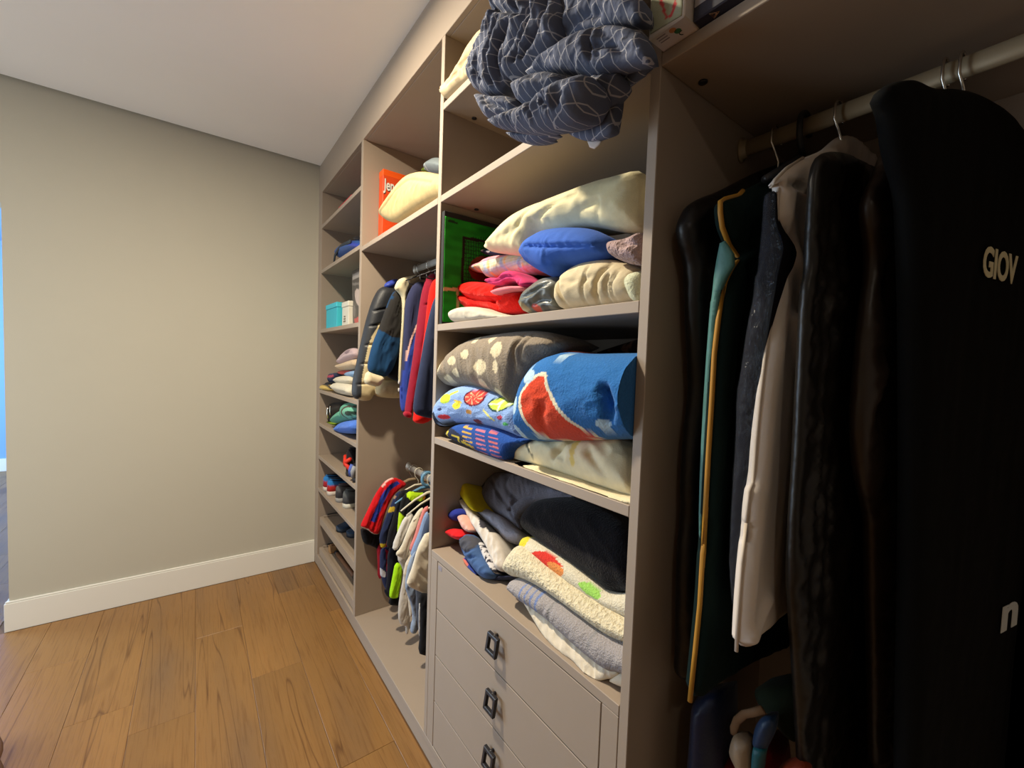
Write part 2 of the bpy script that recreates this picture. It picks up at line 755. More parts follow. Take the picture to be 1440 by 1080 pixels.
wall = struct('wall_back', [((XL, YW, 0), (.6, YW + .12, 2.66)), ((-2.5, YW, 2.03), (XL, YW + .12, 2.66))], WALL)
struct('wall_left', [((-2.56, -1.7, 0), (-2.5, 1.68, 2.66)), ((-2.56, 2.72, 0), (-2.5, YW + .12, 2.66)), ((-2.56, 1.68, 2.06), (-2.5, 2.72, 2.66))], LOWBOUNCE)
struct('wall_front', [((-2.56, -1.76, 0), (.6, -1.7, 2.66))], LOWBOUNCE)
struct('wall_right', [((.558, -1.7, 0), (.618, YW + .12, 2.66))], WALL)
struct('ceiling', [((-2.5, -1.7, H), (.6, YW - .018, H + .06))], CEIL)
struct('trim_1', [((-2.5, YW - .018, H + .03), (0, YW, H + .06))], GAPM)
bb = struct('baseboard_back', [((XL - .014, YW - .014, 0), (-.001, YW, .138)), ((XL - .014, YW, 0), (XL, YW + .12, .138))], TRIM, .0015)
struct('cap_bead', [((XL - .011, YW - .011, .1385), (-.001, YW, .147))], TRIM, .002, bb)
# the hall seen through the opening
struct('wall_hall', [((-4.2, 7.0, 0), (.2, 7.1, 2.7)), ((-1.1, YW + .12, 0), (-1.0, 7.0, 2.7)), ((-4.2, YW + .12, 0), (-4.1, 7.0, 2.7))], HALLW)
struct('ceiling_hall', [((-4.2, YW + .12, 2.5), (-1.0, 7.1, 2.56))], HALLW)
struct('baseboard_hall', [((-4.1, 6.986, 0), (-1.1, 7.0, .14))], TRIM, .001)

# ceiling lamp (above the frame): glass bowl under a round plate
lampth = thing('ceiling_lamp', 'small round ceiling lamp on a short stem above the aisle', 'lamp', (-.64, 1.42, 2.6))
rg = [[(-.64 + r * math.cos(a), 1.42 + r * math.sin(a), z) for a in np.linspace(0, 2 * math.pi, 24, endpoint=False)] for r, z in ((.05, 2.5995), (.05, 2.59), (.012, 2.587), (.012, 2.575))]
loft('ceiling_plate', rg, TRIM, lampth)

# ================================================================== the wardrobe
D = .55
YA, YB, YC, YD, YE = (2.106, 2.134), (1.277, 1.299), (.460, .481), (-.40, -.378), (2.93, 2.952)
KICK, TOP = .0755, 2.416
TH = .022
wd = thing('wardrobe', 'open taupe built-in wardrobe of four bays along the right wall', 'wardrobe', (D / 2, 1.3, 0))
for y0, y1 in (YA, YB, YC, YD, YE):
    box('upright_panel', (0, y0, KICK), (D, y1, TOP), BOARD, wd)
box('filler_strip', (0, YE[1] + .0005, 0.002), (.02, YW - .0005, TOP), BOARD, wd)
box('top_panel', (.018, YD[0], TOP), (D, YE[1], TOP + .022), BOARD, wd)
box('fascia', (0, YD[0], TOP + .0003), (.0175, YW - .0005, H - .001), BOARD, wd)
box('bottom_panel', (0.0, YD[0], KICK - .022), (D, YE[1], KICK - .0003), BOARD, wd)
box('toe_kick', (0.002, YD[0], 0.0005), (.018, YE[1], KICK - .0225), BOARD, wd)
box('back_panel', (D, YD[0], 0.0005), (D + .007, YE[1], TOP + .02), BOARD, wd)
BAY = [(YA[1], YE[0]), (YB[1], YA[0]), (YC[1], YB[0]), (YD[1], YC[0])]
SH1 = [2.208, 1.926, 1.549, 1.163, .948, .735, .522]
S31, S32, S33, S34, S35 = 2.202, 1.910, 1.4925, 1.118, .735


def shelf(bay, z):
    a, b = BAY[bay]
    return box('shelf', (0, a + .0004, z - TH), (D - .0005, b - .0004, z), BOARD, wd)


for z in SH1:
    shelf(0, z)
shelf(1, S32)
for z in (S31, S32, S33, S34):
    shelf(2, z)
shelf(3, S32)
# pull-out shoe trays with a front lip, on runners
for z in (.284, .082):
    tr = box('pull_out_tray', (.03, YA[1] + .012, z + .026), (.50, YE[0] - .016, z + .038), BOARD, wd)
    box('front_lip', (.008, YA[1] + .008, z), (.0295, YE[0] - .022, z + .048), BOARD, tr)
    box('side_lip', (.030, YE[0] - .024, z + .0385), (.50, YE[0] - .016, z + .05), BOARD, tr)
    box('runner', (.06, YE[0] - .0155, z + .040), (.47, YE[0] - .003, z + .052), DARKMETAL, tr)


def rail(x, z, y0, y1, mat=None):
    mat = mat or CHROME
    ang = np.linspace(0, 2 * math.pi, 16, endpoint=False)
    rg = [[(x + .009 * math.cos(a), y, z + .0165 * math.sin(a)) for a in ang] for y in (y0 + .001, y1 - .001)]
    r = loft('hanging_rail', rg, mat, wd)
    for y, s in ((y0, 1), (y1, -1)):
        rg = [[(x + k * .016 * math.cos(a), y + s * t, z + k * .026 * math.sin(a)) for a in ang] for t, k in ((.0008, 1), (.005, 1), (.006, .75), (.014, .75))]
        loft('rail_socket', rg, mat, r)


rail(.28, 1.845, *BAY[1])
rail(.266, .807, *BAY[1])
rail(.29, 1.84, *BAY[3], mat=plain('brown_rail_metal', '#a59478', .5, .06, 30, 0, 300, .3))  # browner and less metallic than the other two rails
for x, y, z in ((.10, 1.25, S31 - TH), (.38, 1.25, S31 - TH), (.12, 1.25, S32 - TH), (.09, .435, S32 - TH)):
    rg = [[(x + r * math.cos(a), y + r * math.sin(a), z - t) for a in np.linspace(0, 2 * math.pi, 12, endpoint=False)] for r, t in ((.008, .0004), (.008, .003), (.006, .004))]
    loft('connector_cap', rg, DARKMETAL, wd)

# ---------------------------------------------------------------- chest of drawers in the third bay
ch = thing('drawer_chest', 'taupe chest of four drawers with black pulls under the towels', 'chest of drawers', (.27, .879, KICK))
a, b = BAY[2]
box('top_board', (0, a + .001, S35 - TH), (D - .003, b - .001, S35), BOARD, ch)
box('side_panel', (.0, b - .046, KICK + .0005), (.019, b - .001, S35 - TH - .0004), BOARD, ch)
box('side_panel', (.0, a + .001, KICK + .0005), (.019, a + .0425, S35 - TH - .0004), BOARD, ch)
box('carcass', (.03, a + .001, KICK + .0005), (D - .003, b - .001, S35 - TH - .001), BOARD, ch)
zs = [.7115, .5525, .3945, .236, .0785]


def ring_geo(c, w, hgt, bar, dep, lean):
    V, F = [], []
    for k in (0, 1):
        for sx in (1, 0):
            for (a, b) in ((-1, -1), (1, -1), (1, 1), (-1, 1)):
                y = c[1] + a * (w / 2 - (0 if sx else bar))
                z = c[2] + b * (hgt / 2 - (0 if sx else bar))
                x = c[0] - k * dep + lean * (z - c[2])
                V.append((x, y, z))
    for i in range(4):
        j = (i + 1) % 4
        F += [(8 + i, 8 + j, 12 + j, 12 + i), (j, i, 4 + i, 4 + j), (i, j, 8 + j, 8 + i), (4 + j, 4 + i, 12 + i, 12 + j)]
    return V, F


for i in range(4):
    dr = box('drawer', (.0005, a + .045, zs[i + 1] + .002), (.019, b - .0485, zs[i] - .001), BOARD, ch, .001)
    zc = (zs[i] + zs[i + 1]) / 2 + .002
    V, F = ring_geo((-.011, .879, zc), .047, .05, .0095, .010, .16)
    hd = mesh('pull_ring', V, F, DARKMETAL, dr, smooth=False)
    m_ = hd.modifiers.new('bevel', 'BEVEL')
    m_.width = .0018
    m_.segments = 2
    tube('pull_stem', [(0, .879, zc + .021), (-.014, .879, zc + .021)], .0045, DARKMETAL, dr)
    if i == 0:
        box('sticker', (-.0002, b - .078, zs[0] - .022), (.0004, b - .054, zs[0] - .008), plain('grey_sticker', '#8d8790', .5), dr, 0)

# ================================================================== third bay
KD, KE, KF, KG = K(600, 0, 4.364), K(600, 220, 4.319), K(600, 450, 3.856), K(590, 640, 3.177)
KT7, KT8, KD7 = K(680, 220, 6.0), K(610, 340, 4.645), K(880, 0, 6.545)
E3 = 1e-3
B3 = dict(ymin=YC[1] + E3, ymax=YB[0] - E3, xmax=D - .004)

# ---- checked comforter spilling out of the second shelf
CHK = '#474b58'


def check(ang, seed=1, wob=.006):
    """weave coordinates of the window-pane check, running at ANG degrees, and a worn tone"""
    def f(Q, col):
        q = Q + wob * 2 * np.stack([vnoise(Q[:, 0] / .06, Q[:, 1] / .06, seed) - .5, vnoise(Q[:, 0] / .06 + 9, Q[:, 1] / .06, seed + 3) - .5], 1)
        c, s = math.cos(math.radians(ang)), math.sin(math.radians(ang))
        tone = .85 + .3 * vnoise(Q[:, 0] / .05, Q[:, 1] / .05, seed + 7)
        return np.stack([q[:, 0] * c + q[:, 1] * s + 5, -q[:, 0] * s + q[:, 1] * c + 5, tone], 1)
    return f


HC = .0036
cf = []


def lobe(pts, x, ang, front=.05, back=.05, rr=.045, cre=(), wr=(.006, .10, .03, 20, 3), seed=1, tilt=0, **k):
    wr = [(wr[0] * 1.25,) + wr[1:], (.0045, .05, .014, wr[3] + 25, wr[4] + 20)]
    cf.append((KD(*pts), PX(x, tilt, 1.95), dict(front=front * .75, back=back, rr=rr * .75, h=HC, wr=wr, cre=cre, pat=check(ang, seed=seed), dye=CHK, **k)))


# back body resting on the shelf, filling the compartment
cf.append((KD((420, 560), (560, 330), (900, 180), (1330, 100), (1340, 420), (1180, 470), (900, 560), (640, 640)), PX(.11), dict(front=.1, back=.22, rr=.07, h=.008, dye=CHK, pat=check(10, seed=5), zmin=S32 + E3, zmax=S31 - TH - .004, **B3)))
# left drape coming down from the top
lobe([(470, -40), (640, -60), (700, 90), (640, 260), (560, 380), (520, 480), (500, 560), (470, 600), (420, 600), (330, 580), (300, 520), (305, 410), (360, 300), (400, 180), (440, 70)], -.075, 4, .055, .06, .05,
     cre=[(KD((520, 170), (480, 300), (455, 430), (470, 560)), .03, .007), (KD((600, 150), (540, 260), (500, 400), (495, 540)), .035, .007),
          (KD((440, 90), (520, 110), (610, 120)), .02, .005), (KD((610, -40), (600, 60), (640, 130)), .025, .006), (KD((330, 420), (380, 470), (420, 540)), .008, .005)], seed=2, wr=(.012, .12, .03, 75, 3))
# top folds from the upper centre
lobe([(640, -60), (780, -60), (840, 40), (860, 180), (800, 300), (700, 390), (640, 440), (560, 500), (510, 500), (520, 420), (600, 280), (680, 150), (690, 60)], -.09, -18, .05, .05, .04,
     cre=[(KD((690, -20), (720, 100), (700, 220), (610, 400)), .03, .006), (KD((770, -30), (800, 120), (740, 260), (650, 380)), .03, .006)], seed=3, wr=(.010, .12, .03, 70, 8))
# broad top sheet to the right
lobe([(770, -70), (1340, -70), (1345, 160), (1180, 150), (1000, 190), (900, 230), (830, 290), (860, 160), (830, 60)], -.075, 8, .03, .05, .04,
     cre=[(KD((860, 270), (900, 200), (1000, 130), (1100, 110)), .02, .008), (KD((840, -40), (880, 100)), .012, .01)], seed=4, wr=(.008, .14, .05, 30, 4))
# the rolled fold across the middle, open at the right
lobe([(620, 470), (700, 390), (800, 310), (930, 230), (1060, 180), (1200, 165), (1330, 200), (1375, 290), (1380, 370), (1310, 400), (1200, 420), (1100, 460), (980, 470), (860, 460), (760, 440), (660, 470)], -.10, 3, .05, .05, .045,
     cre=[(KD((1080, 210), (1062, 300), (1070, 400)), .02, .005), (KD((1120, 230), (1200, 260), (1300, 250)), .024, .008), (KD((1100, 320), (1180, 300), (1240, 350), (1330, 330)), .026, .008),
          (KD((1110, 380), (1200, 390), (1300, 370)), .015, .007), (KD((650, 440), (760, 400), (850, 380)), .010, .006)], seed=5, wr=(.006, .12, .03, 15, 6))
# small lump under it
lobe([(560, 560), (590, 500), (680, 460), (780, 445), (840, 470), (850, 520), (780, 570), (700, 610), (640, 645), (580, 645)], -.125, 12, .045, .05, .04,
     cre=[(KD((700, 500), (740, 520), (790, 500)), .012, .006)], seed=6, wr=(.006, .08, .03, 50, 2))
# long belly fold at the bottom
lobe([(390, 750), (470, 715), (560, 675), (640, 650), (730, 600), (800, 540), (900, 490), (1020, 460), (1040, 520), (1010, 600), (960, 700), (930, 740), (860, 775), (760, 800), (650, 815), (540, 810), (430, 785)], -.13, 6, .05, .07, .05,
     cre=[(KD((560, 670), (570, 740), (565, 800)), .014, .005), (KD((700, 620), (710, 700), (720, 780)), .016, .006), (KD((780, 640), (830, 700), (830, 760)), .010, .005), (KD((860, 690), (900, 650), (940, 560)), .010, .006), (KD((640, 660), (650, 720), (640, 790)), .008, .005)], seed=7, wr=(.012, .06, .022, 80, 5))
# left lower tuck between drape and belly
lobe([(310, 570), (420, 600), (520, 590), (570, 640), (550, 690), (460, 720), (395, 750), (350, 680)], -.10, 38, .04, .05, .035,
     cre=[(KD((400, 620), (450, 670), (520, 680)), .02, .006)], seed=8, wr=(.008, .06, .025, -20, 5))
# under-edge below the belly
lobe([(480, 810), (640, 815), (830, 805), (760, 835), (700, 870), (620, 885), (540, 860)], -.085, 15, .03, .05, .03, seed=9)
# diagonal strap of cloth on the right and the flat flap under it
lobe([(1020, 455), (1200, 440), (1190, 500), (1150, 560), (1080, 640), (1000, 700), (930, 750), (980, 640), (1030, 560)], -.085, -40, .03, .05, .03,
     cre=[(KD((1160, 500), (1060, 620), (960, 720)), .010, .005)], seed=10, wr=(.005, .12, .03, 50, 5))
lobe([(1090, 600), (1185, 520), (1180, 620), (1160, 740), (1145, 820), (1060, 855), (980, 870), (900, 840), (860, 810), (940, 760), (1020, 690)], -.055, 6, .015, .03, .03,
     cre=[(KD((1000, 720), (1050, 790), (1040, 850)), .006, .012)], seed=11, wr=(.005, .12, .05, 70, 5))
# dark hollow between folds
lobe([(1040, 470), (1230, 430), (1390, 370), (1380, 400), (1200, 530), (1100, 610), (1000, 660)], -.045, 20, .02, .03, .03, seed=12)
cfo = puffs('comforter', cf, CHECKED, None, 'crumpled dark blue comforter with a pale window-pane check spilling off the upper shelf', 'comforter', None)
puff('care_label', KD((985, 865), (1085, 865), (1060, 890), (1030, 915), (1000, 905)), PX(-.045), COTTON, cfo, front=.003, back=.003, rr=.01, dye='#cfc4bd', smooth=0)

# ---- cream blanket lying along the edge of the top shelf
puff('cream_blanket', KD((62, 610), (75, 580), (150, 510), (210, 440), (260, 350), (300, 270), (360, 200), (420, 150), (700, -60), (760, 60), (560, 280), (300, 470), (110, 625), (75, 640)), PX(.012), COTTON, None,
     'thin cream blanket spread along the edge of the topmost shelf beside the checked comforter', 'blanket', None, front=.035, back=.2, rr=.035, h=.006, dye='#cfbb94', zmin=S31 + E3, zmax=TOP - E3,
     ymin=YC[1] + E3, ymax=YB[0] - E3, xmax=D - .01, wr=(.006, .06, .02, 30, 4), cre=[(KD((90, 600), (200, 500), (280, 460)), .012, .004), (KD((120, 600), (230, 470), (330, 360)), .012, .005)])

# ---- shelf with the pillow
cv = thing('painted_canvas', 'green painted canvas of a football goal with black edges standing on the pillow shelf', 'painting', (.2, 1.26, S33))
box('stretcher', (.004, 1.2555, S33 + .0005), (.47, 1.2745, 1.858), plain('canvas_black', '#1a1815', .8), cv)
GR = '#1f8a22'


def grass(Q, col):
    n = vnoise(Q[:, 0] / .05, Q[:, 1] / .016, 3)
    t = vnoise(Q[:, 0] / .10, Q[:, 1] / .10, 8)
    c = lin('#1c8a1f')[None] * (0.55 + .9 * n[:, None] * .6 + .25 * t[:, None])
    return c


netp = []
for i in range(12):
    z0 = 488 + i * 24
    netp.append((KE((222, z0), (420, z0 + 30), (420, z0 + 36), (222, z0 + 6)), '#123f14', 1))
    x0 = 236 + i * 15
    netp.append((KE((x0, 490), (x0 + 5, 490), (x0 + 5, 765), (x0, 765)), '#123f14', 1))
puff('painted_face', KE((112, 362), (470, 450), (470, 1010), (96, 1004)), PY(1.2552), COTTON, cv, front=.0016, back=.0003, rr=.003, h=.0035, smooth=0, dye=GR, pat=grass,
     prints=netp + [(KE((218, 482), (440, 530), (440, 548), (234, 503), (222, 770), (204, 770)), '#1b160f', 1), (KE((98, 795), (200, 800), (200, 818), (98, 815)), '#b59a6a', 1),
                    (KE((180, 810), (196, 810), (196, 960), (178, 960)), '#b59a6a', 1), (KE((250, 680), (280, 620), (350, 600), (440, 640), (440, 770), (330, 760), (270, 740)), '#6a2a1c'),
                    (KE((125, 380), (190, 400), (185, 416), (130, 400)), '#15351a')])

puff('pillow', KE((370, 555), (420, 480), (520, 370), (640, 305), (760, 260), (900, 205), (1050, 150), (1200, 112), (1345, 74), (1345, 420), (1250, 462), (1150, 455), (1060, 432), (960, 420), (850, 445), (740, 455), (690, 485), (640, 600), (600, 608), (460, 592), (380, 575)),
     PX(.075), COTTON, None, 'big plump cream pillow lying on top of the bedding pile under the shelf', 'pillow', None, front=.05, back=.24, rr=.07, h=.006, dye='#d8cda4', zmax=S32 - TH - E3, **B3,
     wr=(.007, .12, .035, 38, 6), cre=[(KT7((560, 370), (470, 480), (390, 600)), .010, .006), (KT7((880, 360), (700, 430), (560, 540), (470, 640)), .016, .006), (KT7((1090, 420), (940, 470), (760, 570)), .012, .006),
                                         (KT7((640, 560), (560, 600), (460, 660)), .012, .005), (KT7((1020, 590), (1050, 520), (1090, 460)), .008, .006), (KT7((500, 560), (540, 610)), .010, .005), (KT7((430, 600), (300, 680), (150, 740)), .006, .01)])
puff('patterned_cloth', KE((340, 575), (365, 558), (420, 570), (460, 592), (440, 602), (370, 600), (345, 590)), PX(.16), COTTON, None, 'scrap of dark blue and white cloth under the tip of the cream pillow', 'cloth', None,
     front=.02, back=.08, rr=.012, h=.003, dye='#232a48', prints=[(KE((355, 570), (375, 568), (370, 580), (358, 582)), '#d8d8e0'), (KE((390, 575), (415, 580), (405, 592), (388, 588)), '#d8d8e0')])


def plaid(Q, col):
    u, v = Q[:, 0] * 1.0 + Q[:, 1] * .15, Q[:, 1]
    c = np.tile(lin('#c4b89c'), (len(Q), 1))

    def st(t, per, lo, hi, cc, k):
        nonlocal c
        m = ((t / per) % 1 > lo) & ((t / per) % 1 < hi)
        c[m] = c[m] * (1 - k) + lin(cc) * k
    st(u, .085, .05, .22, '#7fa3c9', .6)
    st(u, .085, .28, .40, '#e3a04c', .7)
    st(u, .085, .72, .80, '#c9c07e', .6)
    st(v, .07, .15, .5, '#cf4b7d', .65)
    st(v, .07, .62, .8, '#87a7cf', .4)
    st(v, .008, 0, .4, '#ffffff', .12)
    return c


puff('plaid_blanket', KE((285, 685), (300, 655), (360, 640), (400, 605), (600, 592), (700, 600), (760, 700), (700, 722), (640, 715), (560, 705), (520, 700), (430, 738), (385, 742), (370, 705), (305, 708)), PX(.13), COTTON, None,
     'folded pastel plaid blanket of pink, blue and cream under the pillow', 'blanket', None, front=.04, back=.14, rr=.03, h=.0035, pat=plaid, wr=(.004, .05, .02, 60, 3), **B3)
puff('maroon_cloth', KE((262, 690), (285, 630), (350, 590), (420, 620), (450, 700), (420, 765), (330, 768), (280, 745)), PX(.19), COTTON, None, 'dark maroon rolled cloth at the back beside the painted canvas', 'cloth', None,
     front=.03, back=.1, rr=.04, h=.007, dye='#5a2018', **B3)
pkx = puffs('pink_wrap', [
    (KE((380, 760), (400, 735), (470, 742), (505, 692), (560, 700), (590, 735), (650, 762), (640, 800), (605, 812), (585, 790), (575, 765), (520, 762), (480, 785), (400, 785)), PX(.055), dict(front=.03, back=.08, rr=.014, h=.004, dye='#c93368', cre=[(KE((400, 765), (470, 765), (520, 735), (570, 735), (610, 765), (600, 795)), .012, .003)])),
    (KE((400, 818), (440, 800), (520, 785), (610, 790), (600, 812), (540, 815), (430, 845), (410, 838)), PX(.04), dict(front=.018, back=.05, rr=.012, h=.004, dye='#d8737c'))], COTTON, None,
    'crumpled hot pink cloth band lying on the red fleece', 'cloth', None)
puff('red_fleece', KE((190, 815), (228, 775), (330, 765), (440, 780), (540, 800), (640, 815), (640, 900), (600, 950), (480, 970), (420, 950), (340, 918), (270, 942), (215, 900), (195, 865)), PX(.075, .25, 1.5), FLEECE, None,
     'bright red folded fleece blanket at the front of the pillow shelf', 'blanket', None, zmin=S33 + E3, front=.045, back=.2, rr=.045, h=.005, dye='#d21407', wr=(.006, .08, .03, 20, 3), **B3,
     cre=[(KE((220, 820), (260, 870), (340, 890), (450, 900), (520, 880)), .028, .007), (KE((440, 900), (470, 925), (500, 950)), .022, .006), (KE((400, 790), (420, 850), (500, 860)), .006, .008), (KE((240, 910), (330, 900), (420, 940)), .010, .005)])
puff('white_sheet', KE((165, 952), (182, 925), (250, 912), (330, 915), (420, 950), (520, 968), (640, 960), (640, 985), (480, 992), (200, 1017), (172, 1000)), PX(.035), COTTON, None,
     'flat white folded sheet under the red fleece at the shelf edge', 'sheet', None, front=.03, back=.25, rr=.018, h=.005, dye='#b8b0a0', zmin=S33 + E3, wr=(.004, .05, .02, 10, 4), **B3)
puff('grey_satin_bag', KE((595, 880), (618, 825), (680, 765), (740, 732), (830, 730), (850, 800), (835, 880), (855, 942), (790, 957), (700, 957), (620, 957), (600, 925)), PX(.045), SATIN, None,
     'crumpled grey satin cloth with an orange print between red fleece and quilt', 'cloth', None, front=.04, back=.2, rr=.04, h=.004, dye='#5f6058', zmin=S33 + E3, wr=(.010, .08, .025, 35, 8), **B3,
     prints=[(KE((690, 905), (745, 905), (742, 955), (700, 958)), '#b5341c'), (KE((625, 900), (665, 890), (680, 955), (622, 955)), '#8d7a52'), (KE((750, 900), (800, 910), (790, 955), (750, 955)), '#3a3a36')],
     cre=[(KE((640, 870), (720, 830), (820, 770)), .012, .005), (KE((700, 900), (740, 880), (800, 880)), .014, .006)])
puff('travel_pillow', KT7((370, 835), (392, 760), (450, 682), (550, 625), (680, 603), (800, 598), (950, 618), (1085, 690), (1110, 840), (1000, 882), (850, 917), (745, 930), (700, 1000), (620, 1030), (540, 1000), (450, 942), (390, 895)),
     PX(.045), COTTON, None, 'blue curved travel neck pillow lying between the cream pillow and the quilt', 'neck pillow', None, front=.06, back=.14, rr=.055, h=.005, dye='#3a62b8', wr=(.004, .08, .03, 70, 2), **B3,
     cre=[(KT7((500, 792), (560, 792), (700, 800), (1090, 780)), .012, .004), (KT7((430, 800), (470, 850), (490, 900)), .005, .005), (KT7((650, 920), (720, 930)), .01, .006)])
puff('quilted_comforter', KE((815, 835), (825, 770), (870, 702), (950, 652), (1050, 630), (1130, 625), (1250, 660), (1345, 690), (1345, 890), (1260, 915), (930, 942), (850, 942), (815, 890)), PX(.05), COTTON, None,
     'folded cream quilt with stitched channels at the right end of the pillow shelf', 'quilt', None, front=.05, back=.3, rr=.05, h=.005, dye='#cdbd9b', zmin=S33 + E3, wr=(.004, .06, .03, 20, 3), **B3,
     cre=[(KE((870, 770), (895, 850), (925, 945)), .018, .005), (KE((1060, 690), (1030, 820), (1040, 940)), .010, .004), (KE((1180, 670), (1110, 770), (1105, 920)), .020, .005), (KE((1190, 740), (1170, 820), (1180, 910)), .013, .004), (KE((1240, 720), (1200, 800), (1215, 900)), .010, .004),
          (KE((840, 760), (1000, 790), (1150, 720)), .004, .006), (KE((950, 690), (1060, 760), (1100, 850)), .004, .006)])
puff('mint_blanket', KE((1205, 765), (1240, 705), (1345, 690), (1345, 905), (1275, 900), (1225, 835)), PX(.028), FLEECE, None, 'pale mint rolled blanket wedged against the right panel on the pillow shelf', 'blanket', None,
     front=.03, back=.2, rr=.04, h=.006, dye='#c5c6a8', zmin=S33 + E3, **B3)
puff('fluffy_cushion', KE((1114, 560), (1116, 532), (1140, 512), (1240, 500), (1330, 450), (1345, 520), (1345, 665), (1250, 658), (1170, 628), (1128, 605)), PX(.02), SHAG, None, 'fluffy dusty pink cushion tucked under the right end of the cream pillow', 'cushion', None,
     front=.035, back=.18, rr=.035, h=.005, dye='#a88f8c', wr=(.006, .03, .012, 10, 3), **B3, cre=[(KE((1240, 540), (1300, 545), (1345, 530)), .02, .006)])

# ---- shelf with the fleece rolls
GIR = [(215, 205, 265, 245), (352, 210, 445, 305), (455, 120, 520, 215), (140, 230, 165, 280), (290, 165, 330, 215), (470, 220, 505, 290), (360, 320, 420, 380), (240, 265, 275, 310), (420, 90, 450, 130), (440, 370, 500, 430), (310, 90, 350, 130), (180, 300, 225, 340)]
puff('spotted_fleece', KF((115, 285), (130, 222), (190, 142), (290, 92), (420, 70), (560, 57), (680, 65), (770, 105), (740, 180), (650, 215), (590, 280), (555, 380), (530, 470), (500, 465), (465, 430), (380, 390), (260, 358), (150, 368), (122, 335)),
     PX(.06), FLEECE, None, 'rolled taupe fleece with cream spots on top of the light blue towel', 'blanket', None, front=.07, back=.2, rr=.07, h=.0045, dye='#85796a', **B3,
     prints=[(KF((a, (b + d) / 2), ((a + c) / 2, b), (c, (b + d) / 2), ((a + c) / 2, d)), '#cdbf9f') for a, b, c, d in [(x0 - 6, y0 - 10, x1 + 6, y1 + 10) for x0, y0, x1, y1 in GIR]],
     wr=(.005, .12, .03, 100, 3), cre=[(KF((600, 90), (570, 160), (560, 260), (520, 420)), .022, .007), (KF((640, 110), (600, 180), (580, 260)), .015, .006), (KF((160, 200), (200, 280), (190, 350)), .006, .01), (KF((340, 120), (380, 220), (360, 350)), .006, .014)])


def circ(K_, cx, cy, rx, ry, n=14):
    return K_(*[(cx + rx * math.cos(t), cy + ry * math.sin(t)) for t in np.linspace(0, 2 * math.pi, n, endpoint=False)])


pr = [(circ(KF, 322, 420, 56, 46), '#5a1c2c'), (circ(KF, 322, 420, 46, 37), '#d8423a')]
for k in range(8):
    t = k * math.pi / 4
    pr.append((KF((322 + 8 * math.cos(t + 1.5), 420 + 7 * math.sin(t + 1.5)), (322 + 44 * math.cos(t), 420 + 35 * math.sin(t)), (322 + 44 * math.cos(t + .2), 420 + 35 * math.sin(t + .2))), '#f0b08a', 1))
pr += [(circ(KF, 452, 452, 52, 44), '#1d3a44'), (circ(KF, 452, 452, 43, 36), '#b9cf52'), (KF((405, 450), (498, 448), (498, 456), (405, 458)), '#dfe8c8', 1), (KF((448, 410), (456, 410), (460, 494), (452, 494)), '#dfe8c8', 1),
       (circ(KF, 162, 425, 32, 26), '#b7cf3a'), (circ(KF, 155, 522, 32, 13), '#c8303a'), (KF((90, 505), (105, 495), (120, 555), (180, 545), (190, 555), (120, 575), (95, 550)), '#1b2438', 1), (circ(KF, 232, 462, 24, 20), '#d9d23a'),
       (circ(KF, 136, 482, 12, 8), '#26305a'), (circ(KF, 300, 495, 18, 14), '#c08a44'), (circ(KF, 325, 550, 26, 16), '#7a2a34'), (circ(KF, 470, 525, 16, 12), '#a8344a'), (circ(KF, 495, 560, 16, 10), '#49a05a'),
       (KF((180, 400), (225, 380), (230, 388), (185, 412)), '#cfe04a', 1), (KF((215, 430), (260, 440), (262, 450), (214, 440)), '#c9b23c', 1), (KF((380, 480), (440, 540), (432, 545), (374, 488)), '#d8d27c', 1)]
puff('wheel_print_towel', KF((55, 540), (65, 470), (120, 392), (190, 355), (260, 352), (380, 385), (480, 440), (540, 470), (545, 600), (555, 648), (480, 612), (380, 580), (280, 562), (180, 556), (90, 580), (60, 570)), PX(.035), FLEECE, None,
     'light blue towel with bright wheel print folded under the spotted fleece', 'towel', None, front=.045, back=.22, rr=.045, h=.003, dye='#84a0cf', prints=pr, wr=(.004, .08, .03, 10, 4), **B3)
pr = [(KF((118, 600), (170, 575), (260, 640), (300, 700), (280, 712), (130, 640)), '#1c2640')]
for k in range(7):
    for j in range(3):
        x0, y0 = 235 + j * 72 + k * 3, 572 + k * 24 + j * 14
        pr.append((KF((x0, y0), (x0 + 52, y0 + 14), (x0 + 52, y0 + 22), (x0, y0 + 8)), ['#d0a03c', '#c8707c', '#c86a6a'][j] if k < 5 else '#b86a74', 1))
for a in ([(128, 590), (160, 600), (158, 610), (128, 600)], [(150, 600), (160, 602), (150, 640), (140, 636)], [(180, 615), (225, 630), (222, 640), (178, 626)], [(215, 630), (226, 634), (212, 670), (202, 664)], [(230, 650), (275, 668), (272, 680), (228, 662)], [(268, 668), (280, 672), (284, 704), (272, 700)]):
    pr.append((KF(*a), '#c9b23c', 1))
puff('printed_blue_towel', KF((120, 602), (180, 558), (280, 562), (380, 580), (440, 612), (530, 640), (545, 662), (485, 692), (455, 772), (380, 752), (250, 692), (130, 638)), PX(.02), FLEECE, None,
     'royal blue folded towel with pink bars print lying at the shelf edge', 'towel', None, front=.03, back=.22, rr=.028, h=.003, dye='#24498f', prints=pr, zmin=S34 + E3, **B3)
pr = [(KF((624, 405), (670, 325), (776, 268), (800, 360), (845, 445), (915, 545), (1040, 655), (720, 670), (675, 590), (636, 490)), '#d8cfb4'),
      (KF((640, 405), (682, 342), (768, 288), (785, 365), (828, 452), (900, 555), (1010, 650), (738, 660), (692, 590), (652, 490)), '#c8432a')] + \
     [(circ(KF, a, b, c, d), '#a9c3d2') for a, b, c, d in ((668, 308, 42, 38), (597, 458, 20, 48), (590, 605, 22, 46), (1065, 555, 38, 26), (800, 208, 38, 16), (690, 640, 26, 14), (1100, 190, 40, 10))]
